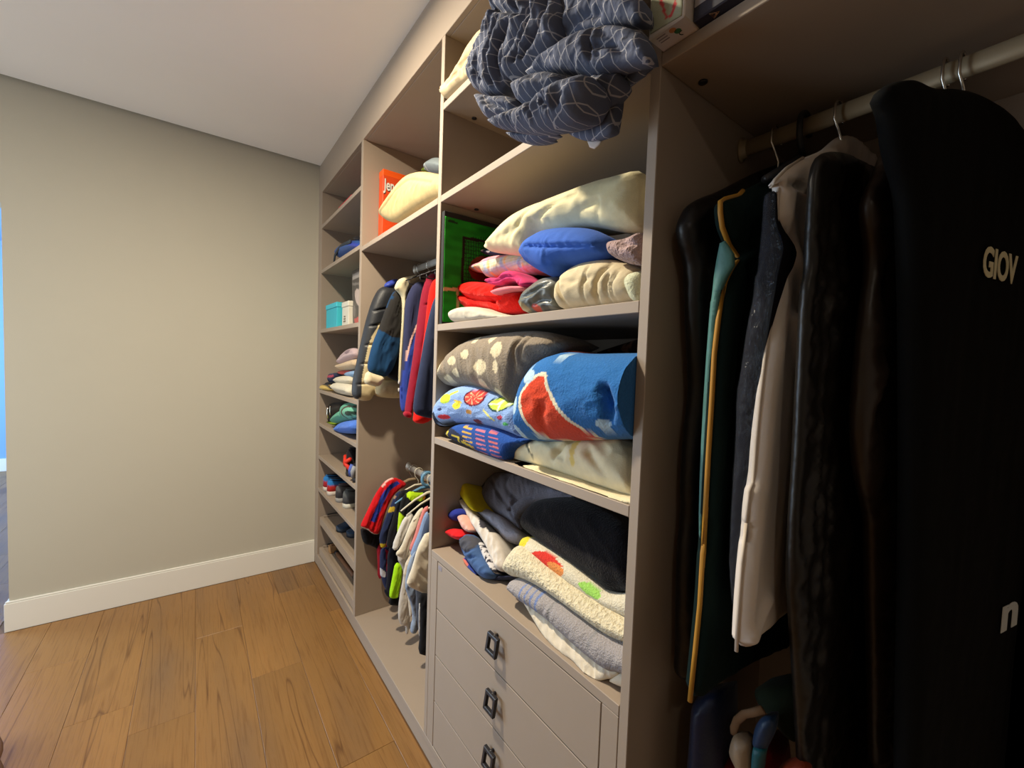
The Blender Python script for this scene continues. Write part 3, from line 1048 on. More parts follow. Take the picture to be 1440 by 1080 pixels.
puff('shark_fin_fleece', KF((525, 565), (530, 450), (560, 330), (610, 242), (700, 182), (780, 172), (900, 185), (1050, 180), (1500, 176), (1500, 640), (1000, 648), (800, 655), (640, 660), (560, 650)), PX(.03), FLEECE, None,
     'thick blue fleece roll with a big orange patch at the right of the shelf', 'blanket', None, front=.075, back=.24, rr=.085, h=.0035, dye='#2f68a6', prints=pr, wr=(.006, .10, .05, 20, 3), **B3,
     cre=[(KF((1090, 380), (1120, 460), (1100, 520)), .03, .012), (KF((760, 480), (740, 560), (760, 640)), .010, .014), (KF((900, 230), (1000, 260), (1150, 220)), .008, .02)])
puff('orange_fleece', KF((590, 275), (640, 205), (740, 165), (850, 170), (900, 190), (700, 200), (630, 250)), PX(.085), FLEECE, None, 'rim of an orange blanket behind the thick blue fleece', 'blanket', None, front=.03, back=.16, rr=.02, h=.006, dye='#a8442a', **B3)
puff('dark_print_cloth', KF((900, 185), (1000, 150), (1080, 125), (1190, 90), (1190, 185), (1050, 190)), PX(.28), COTTON, None, 'dark brown patterned cloth at the shadowed back of the fleece shelf', 'cloth', None, front=.03, back=.1, rr=.03, h=.006, dye='#33241f',
     pat=lambda Q, c: np.where((vnoise(Q[:, 0] / .012, Q[:, 1] / .012, 4) > .6)[:, None], lin('#6b4a3c'), lin('#2a1f1c')), **B3)
puffs('cream_bedsheet', [
    (KF((450, 735), (480, 692), (560, 665), (720, 655), (850, 640), (1000, 648), (1180, 665), (1180, 985), (1090, 975), (1000, 940), (850, 890), (760, 850), (620, 800), (520, 790), (458, 768)), PX(.05, .7, S34), dict(front=.05, back=.16, rr=.05, h=.005, dye='#e0d3ae', wr=(.009, .10, .04, -25, 5), zmin=S34 + E3,
     prints=[(KF((618, 665), (632, 668), (612, 710), (618, 760), (632, 785), (620, 785), (602, 750), (602, 700)), '#6c6a58'), (KF((880, 670), (905, 675), (900, 720), (868, 780), (862, 840), (835, 845), (850, 770)), '#dcc272')],
     cre=[(KF((740, 790), (760, 765), (800, 745), (860, 700)), .016, .006), (KF((700, 800), (760, 780), (800, 800)), .010, .006), (KF((950, 780), (1000, 860), (1070, 960)), .010, .008), (KF((640, 790), (700, 830), (860, 880)), .012, .006)], **B3)),
    (KF((450, 788), (560, 790), (640, 828), (760, 858), (850, 895), (1000, 945), (1180, 980), (1180, 1000), (1100, 1010), (1040, 1010), (900, 960), (700, 880), (560, 820)), PX(.015), dict(front=.012, back=.25, rr=.012, h=.005, dye='#dccfa9', zmin=S34 + E3, wr=(.004, .06, .015, -20, 5), **B3))],
    COTTON, None, 'folded cream bed sheet with yellow stripes under the thick blue fleece', 'bed sheet', None)

# ---- towels on the chest of drawers
T3 = dict(zmin=S35 + E3, zmax=S34 - TH - E3, **B3)
puff('slate_towel', KG((215, 132), (250, 97), (360, 76), (470, 90), (600, 140), (720, 190), (640, 205), (540, 205), (490, 240), (445, 290), (470, 348), (420, 322), (350, 262), (280, 227), (225, 185)), PX(.13, .9, .80), TERRY, None,
     'dark grey folded bath towel on top of the towel pile', 'towel', None, front=.03, back=.12, rr=.045, h=.005, dye='#6f6c75', wr=(.008, .12, .035, -40, 5), cre=[(KG((345, 130), (370, 190), (420, 250), (440, 300)), .010, .006), (KG((520, 200), (450, 215), (420, 260)), .014, .006), (KG((420, 110), (400, 160), (450, 210)), .008, .008)], **T3)
puff('yellow_cloth', KG((163, 137), (215, 113), (228, 185), (268, 250), (245, 255), (200, 195)), PX(.085, .3, .78), COTTON, None, 'yellow folded cloth sticking out left of the grey towels', 'cloth', None, front=.02, back=.1, rr=.012, h=.005, dye='#c9b413', **T3)
puff('grey_towel', KG((215, 190), (250, 195), (300, 240), (380, 278), (430, 325), (480, 360), (440, 392), (395, 392), (350, 352), (300, 302), (250, 255)), PX(.11, .6, .78), TERRY, None, 'mid grey bath towel just under the dark grey one', 'towel', None,
     front=.03, back=.14, rr=.03, h=.005, dye='#97939c', wr=(.004, .08, .03, -40, 5), **T3)
puff('black_towel', KG((465, 305), (490, 245), (540, 198), (640, 185), (720, 192), (830, 240), (1000, 345), (1000, 640), (925, 605), (860, 617), (800, 562), (640, 452), (480, 342)), PX(.075, .35, .85), TERRY, None, 'thick black folded towel on the pile against the right panel', 'towel', None,
     front=.045, back=.22, rr=.05, h=.006, dye='#18171a', wr=(.005, .1, .04, -30, 4), **T3)
puff('colour_splash_towel', KG((460, 388), (482, 355), (560, 400), (680, 472), (800, 565), (870, 620), (1000, 610), (1000, 760), (915, 718), (850, 692), (640, 552), (500, 450), (465, 425)), PX(.065, .2, .80), TERRY, None,
     'white towel with red, orange and green splashes under the black towel', 'towel', None, front=.028, back=.2, rr=.025, h=.0026, dye='#d4cbb4', wr=(.003, .08, .03, -30, 4), **T3,
     prints=[(KG((455, 360), (490, 350), (515, 390), (490, 432), (460, 425)), '#d8c83c'), (KG((525, 440), (545, 430), (570, 425), (610, 440), (650, 475), (680, 500), (640, 490), (668, 540), (630, 515), (600, 520), (560, 470)), '#d0392f'), (KG((600, 470), (650, 480), (690, 520), (660, 545), (620, 520)), '#dd8a4a'),
             (KG((735, 560), (790, 565), (850, 625), (830, 645), (770, 610)), '#9ccf62')])
puff('cream_towel', KG((390, 502), (412, 440), (460, 388), (510, 420), (630, 530), (770, 630), (915, 715), (1000, 760), (1000, 860), (910, 828), (850, 802), (700, 692), (560, 592), (480, 552), (420, 542)), PX(.05, .15, .77), SHAG, None,
     'fluffy cream bath towel in the middle of the towel pile', 'towel', None, front=.04, back=.24, rr=.038, h=.005, dye='#d3c7a9', wr=(.003, .03, .015, 10, 4), **T3)


def towel_stripes(Q, col):
    t = Q[:, 0] * .96 + Q[:, 1] * .12 + .004 * np.sin(Q[:, 1] * 60)
    u0 = PXs.pts(KG((500, 600)))[0]
    s = t - (u0[0] * .96 + u0[1] * .12)
    for c0, w_ in ((-.002, .0022), (.018, .0026), (.037, .0028), (.056, .0036)):
        col[np.abs(s - c0) < w_] = lin('#6f80ac')
    col[(np.abs(s - .10) < .003) | (np.abs(s - .22) < .003)] = lin('#8f8c8c')
    return col


PXs = PX(.04, .1, .76)
puff('striped_grey_towel', KG((410, 572), (430, 547), (480, 555), (560, 597), (700, 692), (850, 802), (1000, 870), (1000, 1000), (900, 962), (868, 968), (760, 885), (680, 815), (580, 722), (470, 652), (420, 607)), PXs, TERRY, None,
     'light grey towel with blue stripes at the bottom of the towel pile', 'towel', None, front=.035, back=.24, rr=.03, h=.004, dye='#9c9696', pat=towel_stripes, wr=(.003, .06, .02, 70, 4), **T3)
puffs('white_undershirt', [
    (KG((425, 592), (470, 645), (580, 715), (680, 805), (760, 880), (900, 965), (895, 985), (820, 1006), (765, 1012), (732, 992), (690, 922), (640, 902), (560, 822), (490, 702)), PX(.02, .5, .74), dict(front=.008, back=.08, rr=.012, h=.004, dye='#d8cbb4', wr=(.006, .06, .018, 115, 4), **T3)),
    (KG((840, 1000), (900, 965), (940, 985), (940, 1040), (895, 1030)), PX(.035), dict(front=.012, back=.1, rr=.012, h=.005, dye='#cfc0a8', **T3))], COTTON, None,
    'thin white shirt drooping flat over the chest top under the striped towel', 'shirt', None)
puff('white_print_shirt', KG((165, 178), (190, 172), (232, 245), (280, 288), (345, 345), (395, 470), (385, 522), (350, 518), (330, 470), (300, 400), (240, 312), (200, 240)), PX(.062, .5, .76), COTTON, None, 'rumpled white shirt with a black print left of the grey towels', 'shirt', None,
     front=.02, back=.09, rr=.018, h=.004, dye='#cbc2b8', wr=(.010, .06, .02, -50, 4), **T3, prints=[(KG((255, 265), (265, 262), (340, 345), (332, 350)), '#222126', 1), (KG((275, 290), (290, 290), (310, 330), (300, 335)), '#3a3840', 1), (KG((300, 430), (312, 425), (345, 500), (350, 518), (335, 520)), '#46434c', 1)])
puff('patterned_shorts', KG((268, 380), (290, 400), (330, 455), (352, 515), (345, 535), (320, 515), (285, 440)), PX(.06, .5, .76), COTTON, None, 'white shorts with small black print wedged beside the blue shorts', 'shorts', None, front=.02, back=.06, rr=.014, h=.003, dye='#c9c5c5', **T3,
     pat=lambda Q, c: np.where((vnoise(Q[:, 0] / .006, Q[:, 1] / .006, 4) > .58)[:, None], lin('#2e2c36'), c))
puff('blue_shorts', KG((185, 385), (205, 360), (240, 350), (270, 385), (285, 440), (325, 485), (345, 545), (290, 560), (240, 500), (205, 450)), PX(.045, .5, .74), COTTON, None, 'bundled denim blue shorts with a dark lining at the front of the pile', 'shorts', None, front=.03, back=.05, rr=.03, h=.004, dye='#3f5a86',
     wr=(.008, .06, .02, 60, 4), **T3, prints=[(circ(KG, 238, 402, 36, 40), '#4a4a52'), (KG((150, 392), (200, 385), (200, 420), (180, 420)), '#2a6a8a')], cre=[(circ(KG, 238, 402, 38, 42), .008, .004), (KG((230, 470), (290, 460), (320, 480)), .010, .005)])
puff('navy_cloth', KG((285, 562), (340, 540), (420, 540), (440, 545), (340, 565), (300, 570)), PX(.075, .5, .74), COTTON, None, 'edge of a dark navy cloth flat under the blue shorts', 'cloth', None, front=.02, back=.06, rr=.008, h=.004, dye='#23253a', **T3)
puff('red_cloth', KG((130, 340), (150, 325), (190, 335), (215, 365), (190, 385), (140, 362)), PX(.06, .2, .75), COTTON, None, 'small bright red cloth behind the blue shorts', 'cloth', None, front=.03, back=.06, rr=.02, h=.004, dye='#c8161c', wr=(.006, .03, .015, 20, 4), **T3)
puff('royal_blue_cloth', KG((138, 265), (150, 245), (190, 235), (205, 265), (185, 295), (155, 295)), PX(.075, .2, .78), COTTON, None, 'small royal blue cloth left of the white print shirt', 'cloth', None, front=.03, back=.06, rr=.02, h=.004, dye='#26328c', **T3)
puff('blush_cloth', KG((178, 275), (200, 260), (225, 300), (245, 345), (215, 345), (195, 320)), PX(.06, .3, .76), COTTON, None, 'small blush pink cloth between the red cloth and the white print shirt', 'cloth', None, front=.02, back=.06, rr=.015, h=.004, dye='#d8a596', **T3, wr=(.005, .03, .015, 60, 4))
puff('orange_print_cloth', KG((198, 465), (215, 455), (250, 510), (280, 550), (262, 550), (215, 500)), PX(.05, .5, .74), COTTON, None, 'thin orange and blue cloth edge under the denim blue shorts', 'cloth', None, front=.015, back=.05, rr=.01, h=.003, dye='#2d3d86', prints=[(KG((198, 460), (225, 475), (235, 505), (212, 495)), '#c86a54')], **T3)

# ================================================================== first bay (the far one)
KA, KB, KC = K(430, 220, 4.153), K(430, 460, 4.5), K(430, 640, 3.858)
KS1, KS2, KS3, KA1 = K(440, 530, 12), K(440, 610, 9.814), K(436, 690, 6), K(490, 180, 9)
B1 = dict(ymin=YA[1] + E3, ymax=YE[0] - E3, xmax=D - .004)
rb = thing('game_box', 'flat red box lying on the topmost shelf of the far bay', 'box', (.1, 2.5, SH1[0]))
box('lid', (.03, 2.40, SH1[0] + .012), (.24, 2.66, SH1[0] + .045), plain('red_card', '#c42a3c', .5), rb, .002)
box('tray', (.034, 2.404, SH1[0] + .0005), (.236, 2.656, SH1[0] + .0118), plain('dark_red_card', '#8f2030', .6), rb, .002)
bg = thing('sports_bag', 'rounded blue bag with a dark strap on the second shelf of the far bay', 'bag', (.15, 2.4, SH1[1]))
puff('body', KA((200, 600), (200, 545), (218, 515), (262, 493), (310, 488), (350, 500), (350, 560), (300, 560), (225, 590)), PX(.07), NYLON, bg, front=.05, back=.14, rr=.07, h=.006, dye='#1d4e93', zmin=SH1[1] + E3, **B1,
     prints=[(KA((262, 500), (300, 495), (350, 520), (350, 560), (300, 530)), '#2a3fa6')])
Ps = PX(.03)
tube('strap', Ps.xyz(Ps.pts(KA((166, 615), (170, 580), (185, 550), (205, 525), (235, 508), (262, 497))), np.zeros(6)), .011, plain('dark_webbing', '#2b333c', .8), bg, 8, flat=.5)
puff('dark_pocket', KA((285, 485), (295, 468), (312, 466), (330, 480), (330, 495), (300, 495)), PX(.10), NYLON, bg, front=.02, back=.06, rr=.02, h=.006, dye='#15161f', **B1)


def lidded(name, label, lo, hi, col, lidcol, lid_h, pad=.003):
    t = thing(name, label, 'box', ((lo[0] + hi[0]) / 2, (lo[1] + hi[1]) / 2, lo[2]))
    box('body', (lo[0] + pad, lo[1] + pad, lo[2]), (hi[0] - pad, hi[1] - pad, hi[2] - lid_h), col, t, .003, seg=2)
    box('lid', (lo[0], lo[1], hi[2] - lid_h + .0006), hi, lidcol, t, .003, seg=2)
    return t


z = SH1[2] + .0005
lidded('storage_box', 'turquoise lidded storage box on the third shelf of the far bay', (.02, 2.625, z), (.17, 2.885, z + .150), plain('turquoise_card', '#35b6c9', .55), plain('turquoise_lid', '#3fbdd0', .55), .03)
wb = lidded('storage_box', 'small white lidded box between the turquoise box and the black game box', (.045, 2.475, z), (.17, 2.612, z + .145), plain('white_card', '#d8d3c4', .6), plain('white_lid', '#dcd7c8', .6), .03)
for k, (a, b) in enumerate(((.030, .034), (.044, .030), (.058, .026))):
    box('printed_mark', (.0445, 2.535, z + a), (.0482, 2.535 + b, z + a + .006), plain('brown_ink', '#7a6a58', .7), wb, 0)
lidded('storage_box', 'long cream box behind the turquoise and white boxes', (.18, 2.46, z), (.36, 2.90, z + .205), plain('cream_card', '#c3b79c', .7), plain('cream_lid', '#c9bea4', .7), .035)
gb = thing('game_box', 'tall black game box with a grey picture standing against the panel on the third shelf', 'box', (.1, 2.31, z))
box('carton', (.072, 2.140, z), (.13, 2.475, z + .315), plain('black_card', '#1d1a1c', .5), gb, .002)
puff('cover', KA((270, 672), (322, 645), (322, 985), (276, 985)), PX(.0716), SATIN, gb, front=.0008, back=.0002, rr=.002, h=.006, smooth=0, dye='#2a2628', ymin=2.142,
     prints=[(KA((275, 690), (318, 672), (318, 700), (275, 720)), '#8f8a88', 1), (KA((275, 740), (318, 735), (318, 748), (275, 755)), '#6a6462', 1), (KA((285, 790), (300, 770), (318, 780), (318, 880), (295, 860)), '#b9a7a0'), (KA((285, 950), (318, 930), (318, 985), (288, 985)), '#b02a30', 1), (KA((278, 860), (295, 880), (290, 940), (278, 930)), '#5c5656')])

# folded clothes on the fourth shelf
q = dict(zmin=SH1[3] + E3, **B1)
puff('folded_shirt', KS1((110, 190), (140, 150), (200, 110), (290, 125), (350, 180), (345, 235), (280, 250), (180, 245), (120, 240)), PX(.035), COTTON, None, 'yellow and black folded shirt at the front corner of the folded clothes', 'shirt', None, front=.04, back=.12, rr=.04, h=.004, dye='#cdb064',
     prints=[(KS1((105, 170), (150, 165), (240, 205), (300, 250), (200, 250), (110, 240)), '#cfc8b4'), (KS1((108, 175), (170, 180), (270, 240), (235, 248), (160, 205), (108, 195)), '#1a1a20'), (KS1((160, 120), (250, 100), (350, 180), (350, 215), (310, 170), (240, 130)), '#1d2230')], **q)
puff('white_towel', KS1((345, 140), (390, 95), (480, 90), (690, 130), (700, 330), (610, 315), (480, 290), (390, 240)), PX(.03), TERRY, None, 'white folded towel lowest in the stack behind the black puffer jacket', 'towel', None, front=.04, back=.14, rr=.045, h=.005, dye='#d2cbb8', **q,
     cre=[(KS1((390, 200), (480, 250), (640, 260)), .008, .005)])
puff('white_towel', KS1((385, 40), (420, 0), (520, -20), (700, -20), (700, 130), (560, 155), (450, 120), (390, 80)), PX(.045), TERRY, None, 'white folded towel second from below in the stack behind the puffer jacket', 'towel', None, front=.035, back=.13, rr=.04, h=.005, dye='#cfc7b2', **q)
puff('light_blue_cloth', KB((245, 300), (275, 280), (330, 272), (330, 320), (285, 320)), PX(.055), COTTON, None, 'light blue folded cloth in the middle of the folded stack', 'cloth', None, front=.025, back=.1, rr=.025, h=.005, dye='#7d9cc0', **q)
puff('coral_cloth', KB((210, 280), (240, 272), (300, 272), (310, 290), (260, 302), (220, 300)), PX(.07), COTTON, None, 'coral red folded cloth above the light blue one', 'cloth', None, front=.025, back=.1, rr=.02, h=.005, dye='#b85550', **q)
puff('folded_trousers', KB((105, 330), (130, 300), (190, 285), (230, 300), (200, 330), (190, 355), (130, 345)), PX(.075), COTTON, None, 'navy and grey folded trousers with a pink edge left of the white towels', 'trousers', None, front=.03, back=.1, rr=.03, h=.005, dye='#2b3350',
     prints=[(KB((155, 308), (205, 300), (205, 318), (160, 322)), '#b0455a'), (KB((130, 295), (190, 285), (190, 296), (135, 305)), '#6f6f78')], **q)
puff('folded_shirt', KB((110, 355), (140, 345), (180, 350), (180, 368), (130, 372)), PX(.06), COTTON, None, 'black folded shirt under the navy trousers of the fourth shelf', 'shirt', None, front=.03, back=.1, rr=.015, h=.005, dye='#17171d', **q)
puff('beige_blanket', KB((195, 240), (225, 232), (300, 205), (335, 200), (335, 268), (260, 275), (215, 270)), PX(.06), FLEECE, None, 'beige folded blanket near the top of the folded stack', 'blanket', None, front=.035, back=.12, rr=.035, h=.005, dye='#c2ac90', **q)
puff('lilac_blanket', KB((205, 225), (225, 190), (265, 145), (300, 130), (335, 135), (335, 200), (280, 215), (235, 240)), PX(.065), FLEECE, None, 'pale lilac folded blanket crowning the folded stack', 'blanket', None, front=.035, back=.12, rr=.045, h=.005, dye='#b9a3a6',
     prints=[(KB((270, 160), (300, 140), (315, 150), (290, 175)), '#8a747c')], cre=[(KB((240, 200), (280, 170), (330, 160)), .008, .006)], **q)

# fifth shelf: towels and a dark bag
q = dict(zmin=SH1[4] + E3, zmax=SH1[3] - TH - E3, **B1)
puff('blue_towel', KS1((420, 880), (450, 800), (540, 750), (650, 730), (780, 720), (780, 960), (600, 960), (470, 945), (430, 920)), PX(.03), FLEECE, None, 'cornflower blue rolled towel under the mint green towel', 'towel', None, front=.045, back=.15, rr=.05, h=.004, dye='#4f78cf',
     cre=[(KS1((470, 850), (560, 800), (640, 790)), .012, .006), (KS1((580, 820), (560, 900), (600, 950)), .008, .006)], **q)
puff('mint_towel', KS1((370, 760), (385, 680), (440, 600), (530, 550), (570, 520), (575, 440), (650, 420), (780, 440), (780, 730), (640, 730), (500, 760), (400, 790)), PX(.045), FLEECE, None, 'mint green towel with a dark ring lying on the cornflower blue towel', 'towel', None, front=.05, back=.15, rr=.055, h=.004, dye='#5fa38a',
     prints=[(circ(KS1, 730, 590, 105, 115), '#4a3a36'), (circ(KS1, 735, 600, 88, 95), '#74b79c'), (circ(KS1, 740, 610, 50, 40), '#2d4038')], cre=[(KS1((570, 560), (590, 640), (600, 700)), .012, .006)], **q)
db = thing('toiletry_bag', 'black bag with a chrome clasp and red base left of the mint green towel', 'bag', (.12, 2.7, SH1[4]))
puff('body', KS1((200, 640), (215, 520), (235, 430), (400, 440), (560, 420), (575, 560), (450, 620), (390, 700), (380, 780), (300, 770), (220, 700)), PX(.09), NYLON, db, front=.04, back=.12, rr=.04, h=.005, dye='#14151c', prints=[(KS1((250, 690), (320, 650), (350, 690), (350, 750), (260, 740)), '#a3231c')], **q)
Ps = PX(.038)
tube('chrome_clasp', Ps.xyz(Ps.pts(KS1((252, 520), (249, 560), (247, 620), (248, 700))), np.zeros(4)), .008, STEEL, db, 8)
tube('chrome_clasp', Ps.xyz(Ps.pts(KS1((295, 490), (293, 530), (291, 580), (296, 640))), np.zeros(4)), .005, STEEL, db, 8)
puff('lime_cloth', KS1((170, 740), (200, 700), (260, 760), (400, 770), (410, 800), (310, 820), (230, 780)), PX(.06), COTTON, None, 'lime green cloth flat under the black bag on the fifth shelf', 'cloth', None, front=.02, back=.08, rr=.02, h=.004, dye='#7f9a1c', **q)


# ---------------------------------------------------------------- shoes
def shoe(label, x, y, z, yaw, L, Wd, Hh, sole_c, upper, band=None, lining='#17161a', group=None, strap=None, name='sneaker', cat='shoe', toe_open=.55):
    """upper, sole, lining and collar of one shoe; the heel stands at (x, y), the toe points along yaw"""
    t = thing(name, label, cat, (x, y, z), group)
    cy, sy = math.cos(yaw), math.sin(yaw)

    def P(l, w_, h_):
        return (x + l * cy - w_ * sy, y + l * sy + w_ * cy, z + h_)
    ls = np.array([.0, .03, .10, .25, .45, .62, .78, .90, .97, 1.0])
    hw = np.array([.18, .52, .70, .72, .70, .86, .95, .86, .60, .22]) * Wd / 2
    top = np.array([.86, .97, 1.0, .93, .80, .68, .52, .43, .36, .30]) * Hh
    sh = .016 + .10 * Hh
    sole, up = [], []
    n = 14
    for l, a, tp in zip(ls, hw, top):
        L0 = l * L
        sole.append([P(L0, a * 1.06 * sx, hz) for sx, hz in ((-1, .0005), (1, .0005), (1.04, sh * .5), (1, sh), (-1, sh), (-1.04, sh * .5))])
        r = []
        for k in range(n):
            an = math.pi * k / (n - 1)
            r.append(P(L0, a * math.cos(an), sh * .95 + max(tp - sh, .008) * max(math.sin(an), 0.0) ** .55))
        up.append(r)
    loft('sole', sole, RUBBER, t, lin(sole_c))
    o = loft('upper', up, COTTON, t, lin(upper))
    at = o.data.attributes['dye']
    if band:
        cols = []
        for v in o.data.vertices:
            hz = v.co.z / Hh
            cols += [*lin(band if hz > .42 else upper), 1]
        at.data.foreach_set('color', cols)
    rg = []
    for f, hz in ((1.0, .012), (.9, .016), (.78, .004)):
        r = []
        for k in range(14):
            an = 2 * math.pi * k / 14
            l = .24 + .19 * math.cos(an) * f
            r.append(P(l * L, .27 * Wd * math.sin(an) * f, Hh * (.97 - .20 * max(0, (l - .1)) * 1.4) + hz - .008))
        rg.append(r)
    loft('collar', rg[:2], COTTON, t, lin(band or upper), cap=False)
    loft('lining', rg[1:], COTTON, t, lin(lining))
    for k in range(4):
        l = (.47 + k * .075) * L
        hz = np.interp(l / L, ls, top)
        tube('lace', [P(l, -.17 * Wd, hz - .004), P(l, 0, hz + .003), P(l, .17 * Wd, hz - .004)], .0028, RUBBER, t, 6, dye=lin(strap or sole_c))
    return t


zz = SH1[6] + .0005
shoe('red sneaker with a blue collar, the outer one next to the far panel', .012, 2.842, zz, .05, .235, .088, .095, '#cbbdb0', '#a8242c', '#2f74b5', group=None)
shoe('red sneaker with a blue collar, the inner one beside the dark grey pair', .010, 2.735, zz, .05, .235, .088, .095, '#cbbdb0', '#b52a22', '#2f74b5')
shoe('dark grey sneaker on a grey sole beside the red sneakers', .022, 2.578, zz, .10, .24, .092, .098, '#8f8c88', '#38363a', '#5a585a', lining='#3a1c22')
shoe('dark grey sneaker on a white sole next to the middle upright panel', .03, 2.455, zz, .10, .245, .10, .10, '#c9c4b4', '#48494c', '#5d6060', lining='#1c1618')
zz = SH1[5] + .0005
for k, (yy, xx, lb) in enumerate(((2.335, .012, 'black sneaker with crossed red straps and a dark heel on the sixth shelf'), (2.205, .008, 'black sneaker with a grey and blue tongue on the sixth shelf against the panel'))):
    s_ = shoe(lb, xx, yy, zz, .05, .235, .098, .15 if k == 0 else .10, '#2a2526', '#241f22', '#1c191e', strap='#5a6a8c')
    if k == 0:
        for a, b, c_, d_ in ((-.045, .045, .045, .10), (-.045, .10, .045, .05)):
            tube('heel_strap', [(xx + .006, yy + a, zz + b), (xx - .008, yy, zz + (b + d_) / 2), (xx + .006, yy + c_, zz + d_)], .011, RUBBER, s_, 8, dye=lin('#d8301c'))
    else:
        for a, c_ in ((-.02, '#8f9096'), (.02, '#4a5fae')):
            tube('heel_patch', [(xx - .002, yy + a, zz + .03), (xx - .006, yy + a, zz + .06), (xx + .004, yy + a, zz + .085)], .013, RUBBER, s_, 8, dye=lin(c_))
zz = .284 + .0385
shoe('dark blue rubber clog on the upper pull-out tray, the farther of two', .27, 2.655, zz, math.pi + .12, .23, .09, .075, '#2a3340', '#2c3c52', name='clog')
shoe('dark blue rubber clog on the upper pull-out tray, next to the upright panel', .30, 2.545, zz, math.pi + .12, .23, .09, .078, '#2a3340', '#31435c', name='clog')
# a wooden stick and a small wooden block in the lower tray
st = thing('wooden_stick', 'brown wooden stick with dark end caps lying in the lower pull-out tray', 'stick', (.08, 2.57, .1205))
tube('shaft', [(.078, 2.74, .1335), (.084, 2.40, .1335)], .0125, plain('walnut', '#7a5238', .6, .15, 30), st, 12)
for a, b in (((.0775, 2.77, .1335), (.078, 2.74, .1335)), ((.084, 2.40, .1335), (.0845, 2.37, .1335))):
    tube('end_cap', [a, b], .0131, DARKMETAL, st, 12)
bk = thing('wooden_block', 'small pale wooden block beside the stick in the lower tray', 'block', (.065, 2.81, .1205))
box('block', (.045, 2.79, .1206), (.085, 2.835, .165), plain('beech', '#a98258', .6, .12, 25), bk, .003)
box('peg', (.055, 2.80, .1652), (.075, 2.825, .172), plain('beech_peg', '#8a6442', .6), bk, .002)

# ================================================================== second bay
B2 = dict(ymin=YB[1] + E3, ymax=YA[0] - E3, xmax=D - .004)
jb = thing('game_box', 'orange block-tower game box standing on end behind the cream cushion', 'box', (.17, 2.075, S32))
box('carton', (.078, 2.046, S32 + .0006), (.25, 2.103, 2.281), plain('orange_card', '#dd4a17', .45, .08, 12), jb, .002)
box('top_band', (.0775, 2.0455, 2.252), (.2505, 2.1035, 2.2815), plain('bright_orange_card', '#f25a10', .45), jb, .001)
text('brand_lettering', 'Jenga', .074, (.083, 2.0453, 2.186), (1, 0, 0), (0, 0, 1), plain('white_ink', '#e9e4da', .5), jb, .0003, .0016, .56)
text('lettering_shadow', 'Jenga', .074, (.0845, 2.0456, 2.183), (1, 0, 0), (0, 0, 1), plain('black_ink', '#1d1512', .5), jb, .0001, .0030, .56)
puff('cushion', KA((438, 335), (450, 290), (500, 220), (560, 140), (620, 95), (690, 87), (760, 100), (880, 125), (900, 215), (770, 247), (700, 277), (600, 338), (525, 392), (470, 372), (445, 352)), PX(.03), COTTON, None,
     'cream memory-foam style cushion tipped up on the shelf above the jackets', 'cushion', None, front=.03, back=.16, rr=.07, h=.005, dye='#b8a272', zmin=S32 + E3, **B2,
     cre=[(KA((455, 345), (500, 290), (560, 210), (615, 155), (660, 145), (770, 165)), .010, .005)], wr=(.004, .08, .03, 40, 5))
puff('ribbed_bag', KA1((1000, 580), (1030, 480), (1080, 410), (1140, 375), (1250, 380), (1320, 470), (1300, 600)), PX(.22), COTTON, None, 'pale grey-blue bag with a white seam behind the cream cushion', 'bag', None, front=.06, back=.12, rr=.07, h=.005, dye='#8a9496', zmin=S32 + E3, **B2,
     prints=[(KA1((1062, 570), (1090, 450), (1100, 455), (1074, 572)), '#cfd2c8', 1)])
puff('green_cloth', KA1((930, 560), (960, 510), (1000, 485), (1020, 510), (1010, 560)), PX(.24), COTTON, None, 'small olive green cloth behind the cream cushion', 'cloth', None, front=.02, back=.06, rr=.02, h=.004, dye='#6c7d1e', **B2)

# ---- coats and jackets on the upper rail
KS4, KS5, KS6 = K(500, 640, 7.714), K(520, 760, 6.348), K(490, 370, 4.692)


def hanger(label, x, y, zr, mat, half=.19, drop=.075, neck=.055, name='coat_hanger', r=.0035, group=None, bar=True):
    """hook over the rail, neck and two sloping arms"""
    t = thing(name, label, 'hanger', (x, y, zr - neck - drop - .03), group)
    hook = [(x + .0215 * math.cos(a), y, zr + .0 + .0215 * math.sin(a)) for a in np.linspace(-.5, math.pi * .98, 12)]
    hook = hook + [(x - .019, y, zr - .018), (x - .006, y, zr - .034), (x, y, zr - .045), (x, y, zr - neck)]
    tube('hook', hook, .0019, STEEL if mat is not WHITEP and mat is not BLUEP else mat, t, 8)
    arm = [(x + s * half, y, zr - neck - drop) for s in (-1,)] + [(x - half * .55, y, zr - neck - drop * .42), (x - .02, y, zr - neck - .004), (x + .02, y, zr - neck - .004), (x + half * .55, y, zr - neck - drop * .42), (x + half, y, zr - neck - drop)]
    tube('arms', arm, [r * .8, r * 1.2, r * 1.5, r * 1.5, r * 1.2, r * .8], mat, t, 10)
    if bar:
        tube('trouser_bar', [(x - half * .93, y, zr - neck - drop + .003), (x - half * .9, y, zr - neck - drop - .012), (x + half * .9, y, zr - neck - drop - .012), (x + half * .93, y, zr - neck - drop + .003)], r * .8, mat, t, 8)
    return t


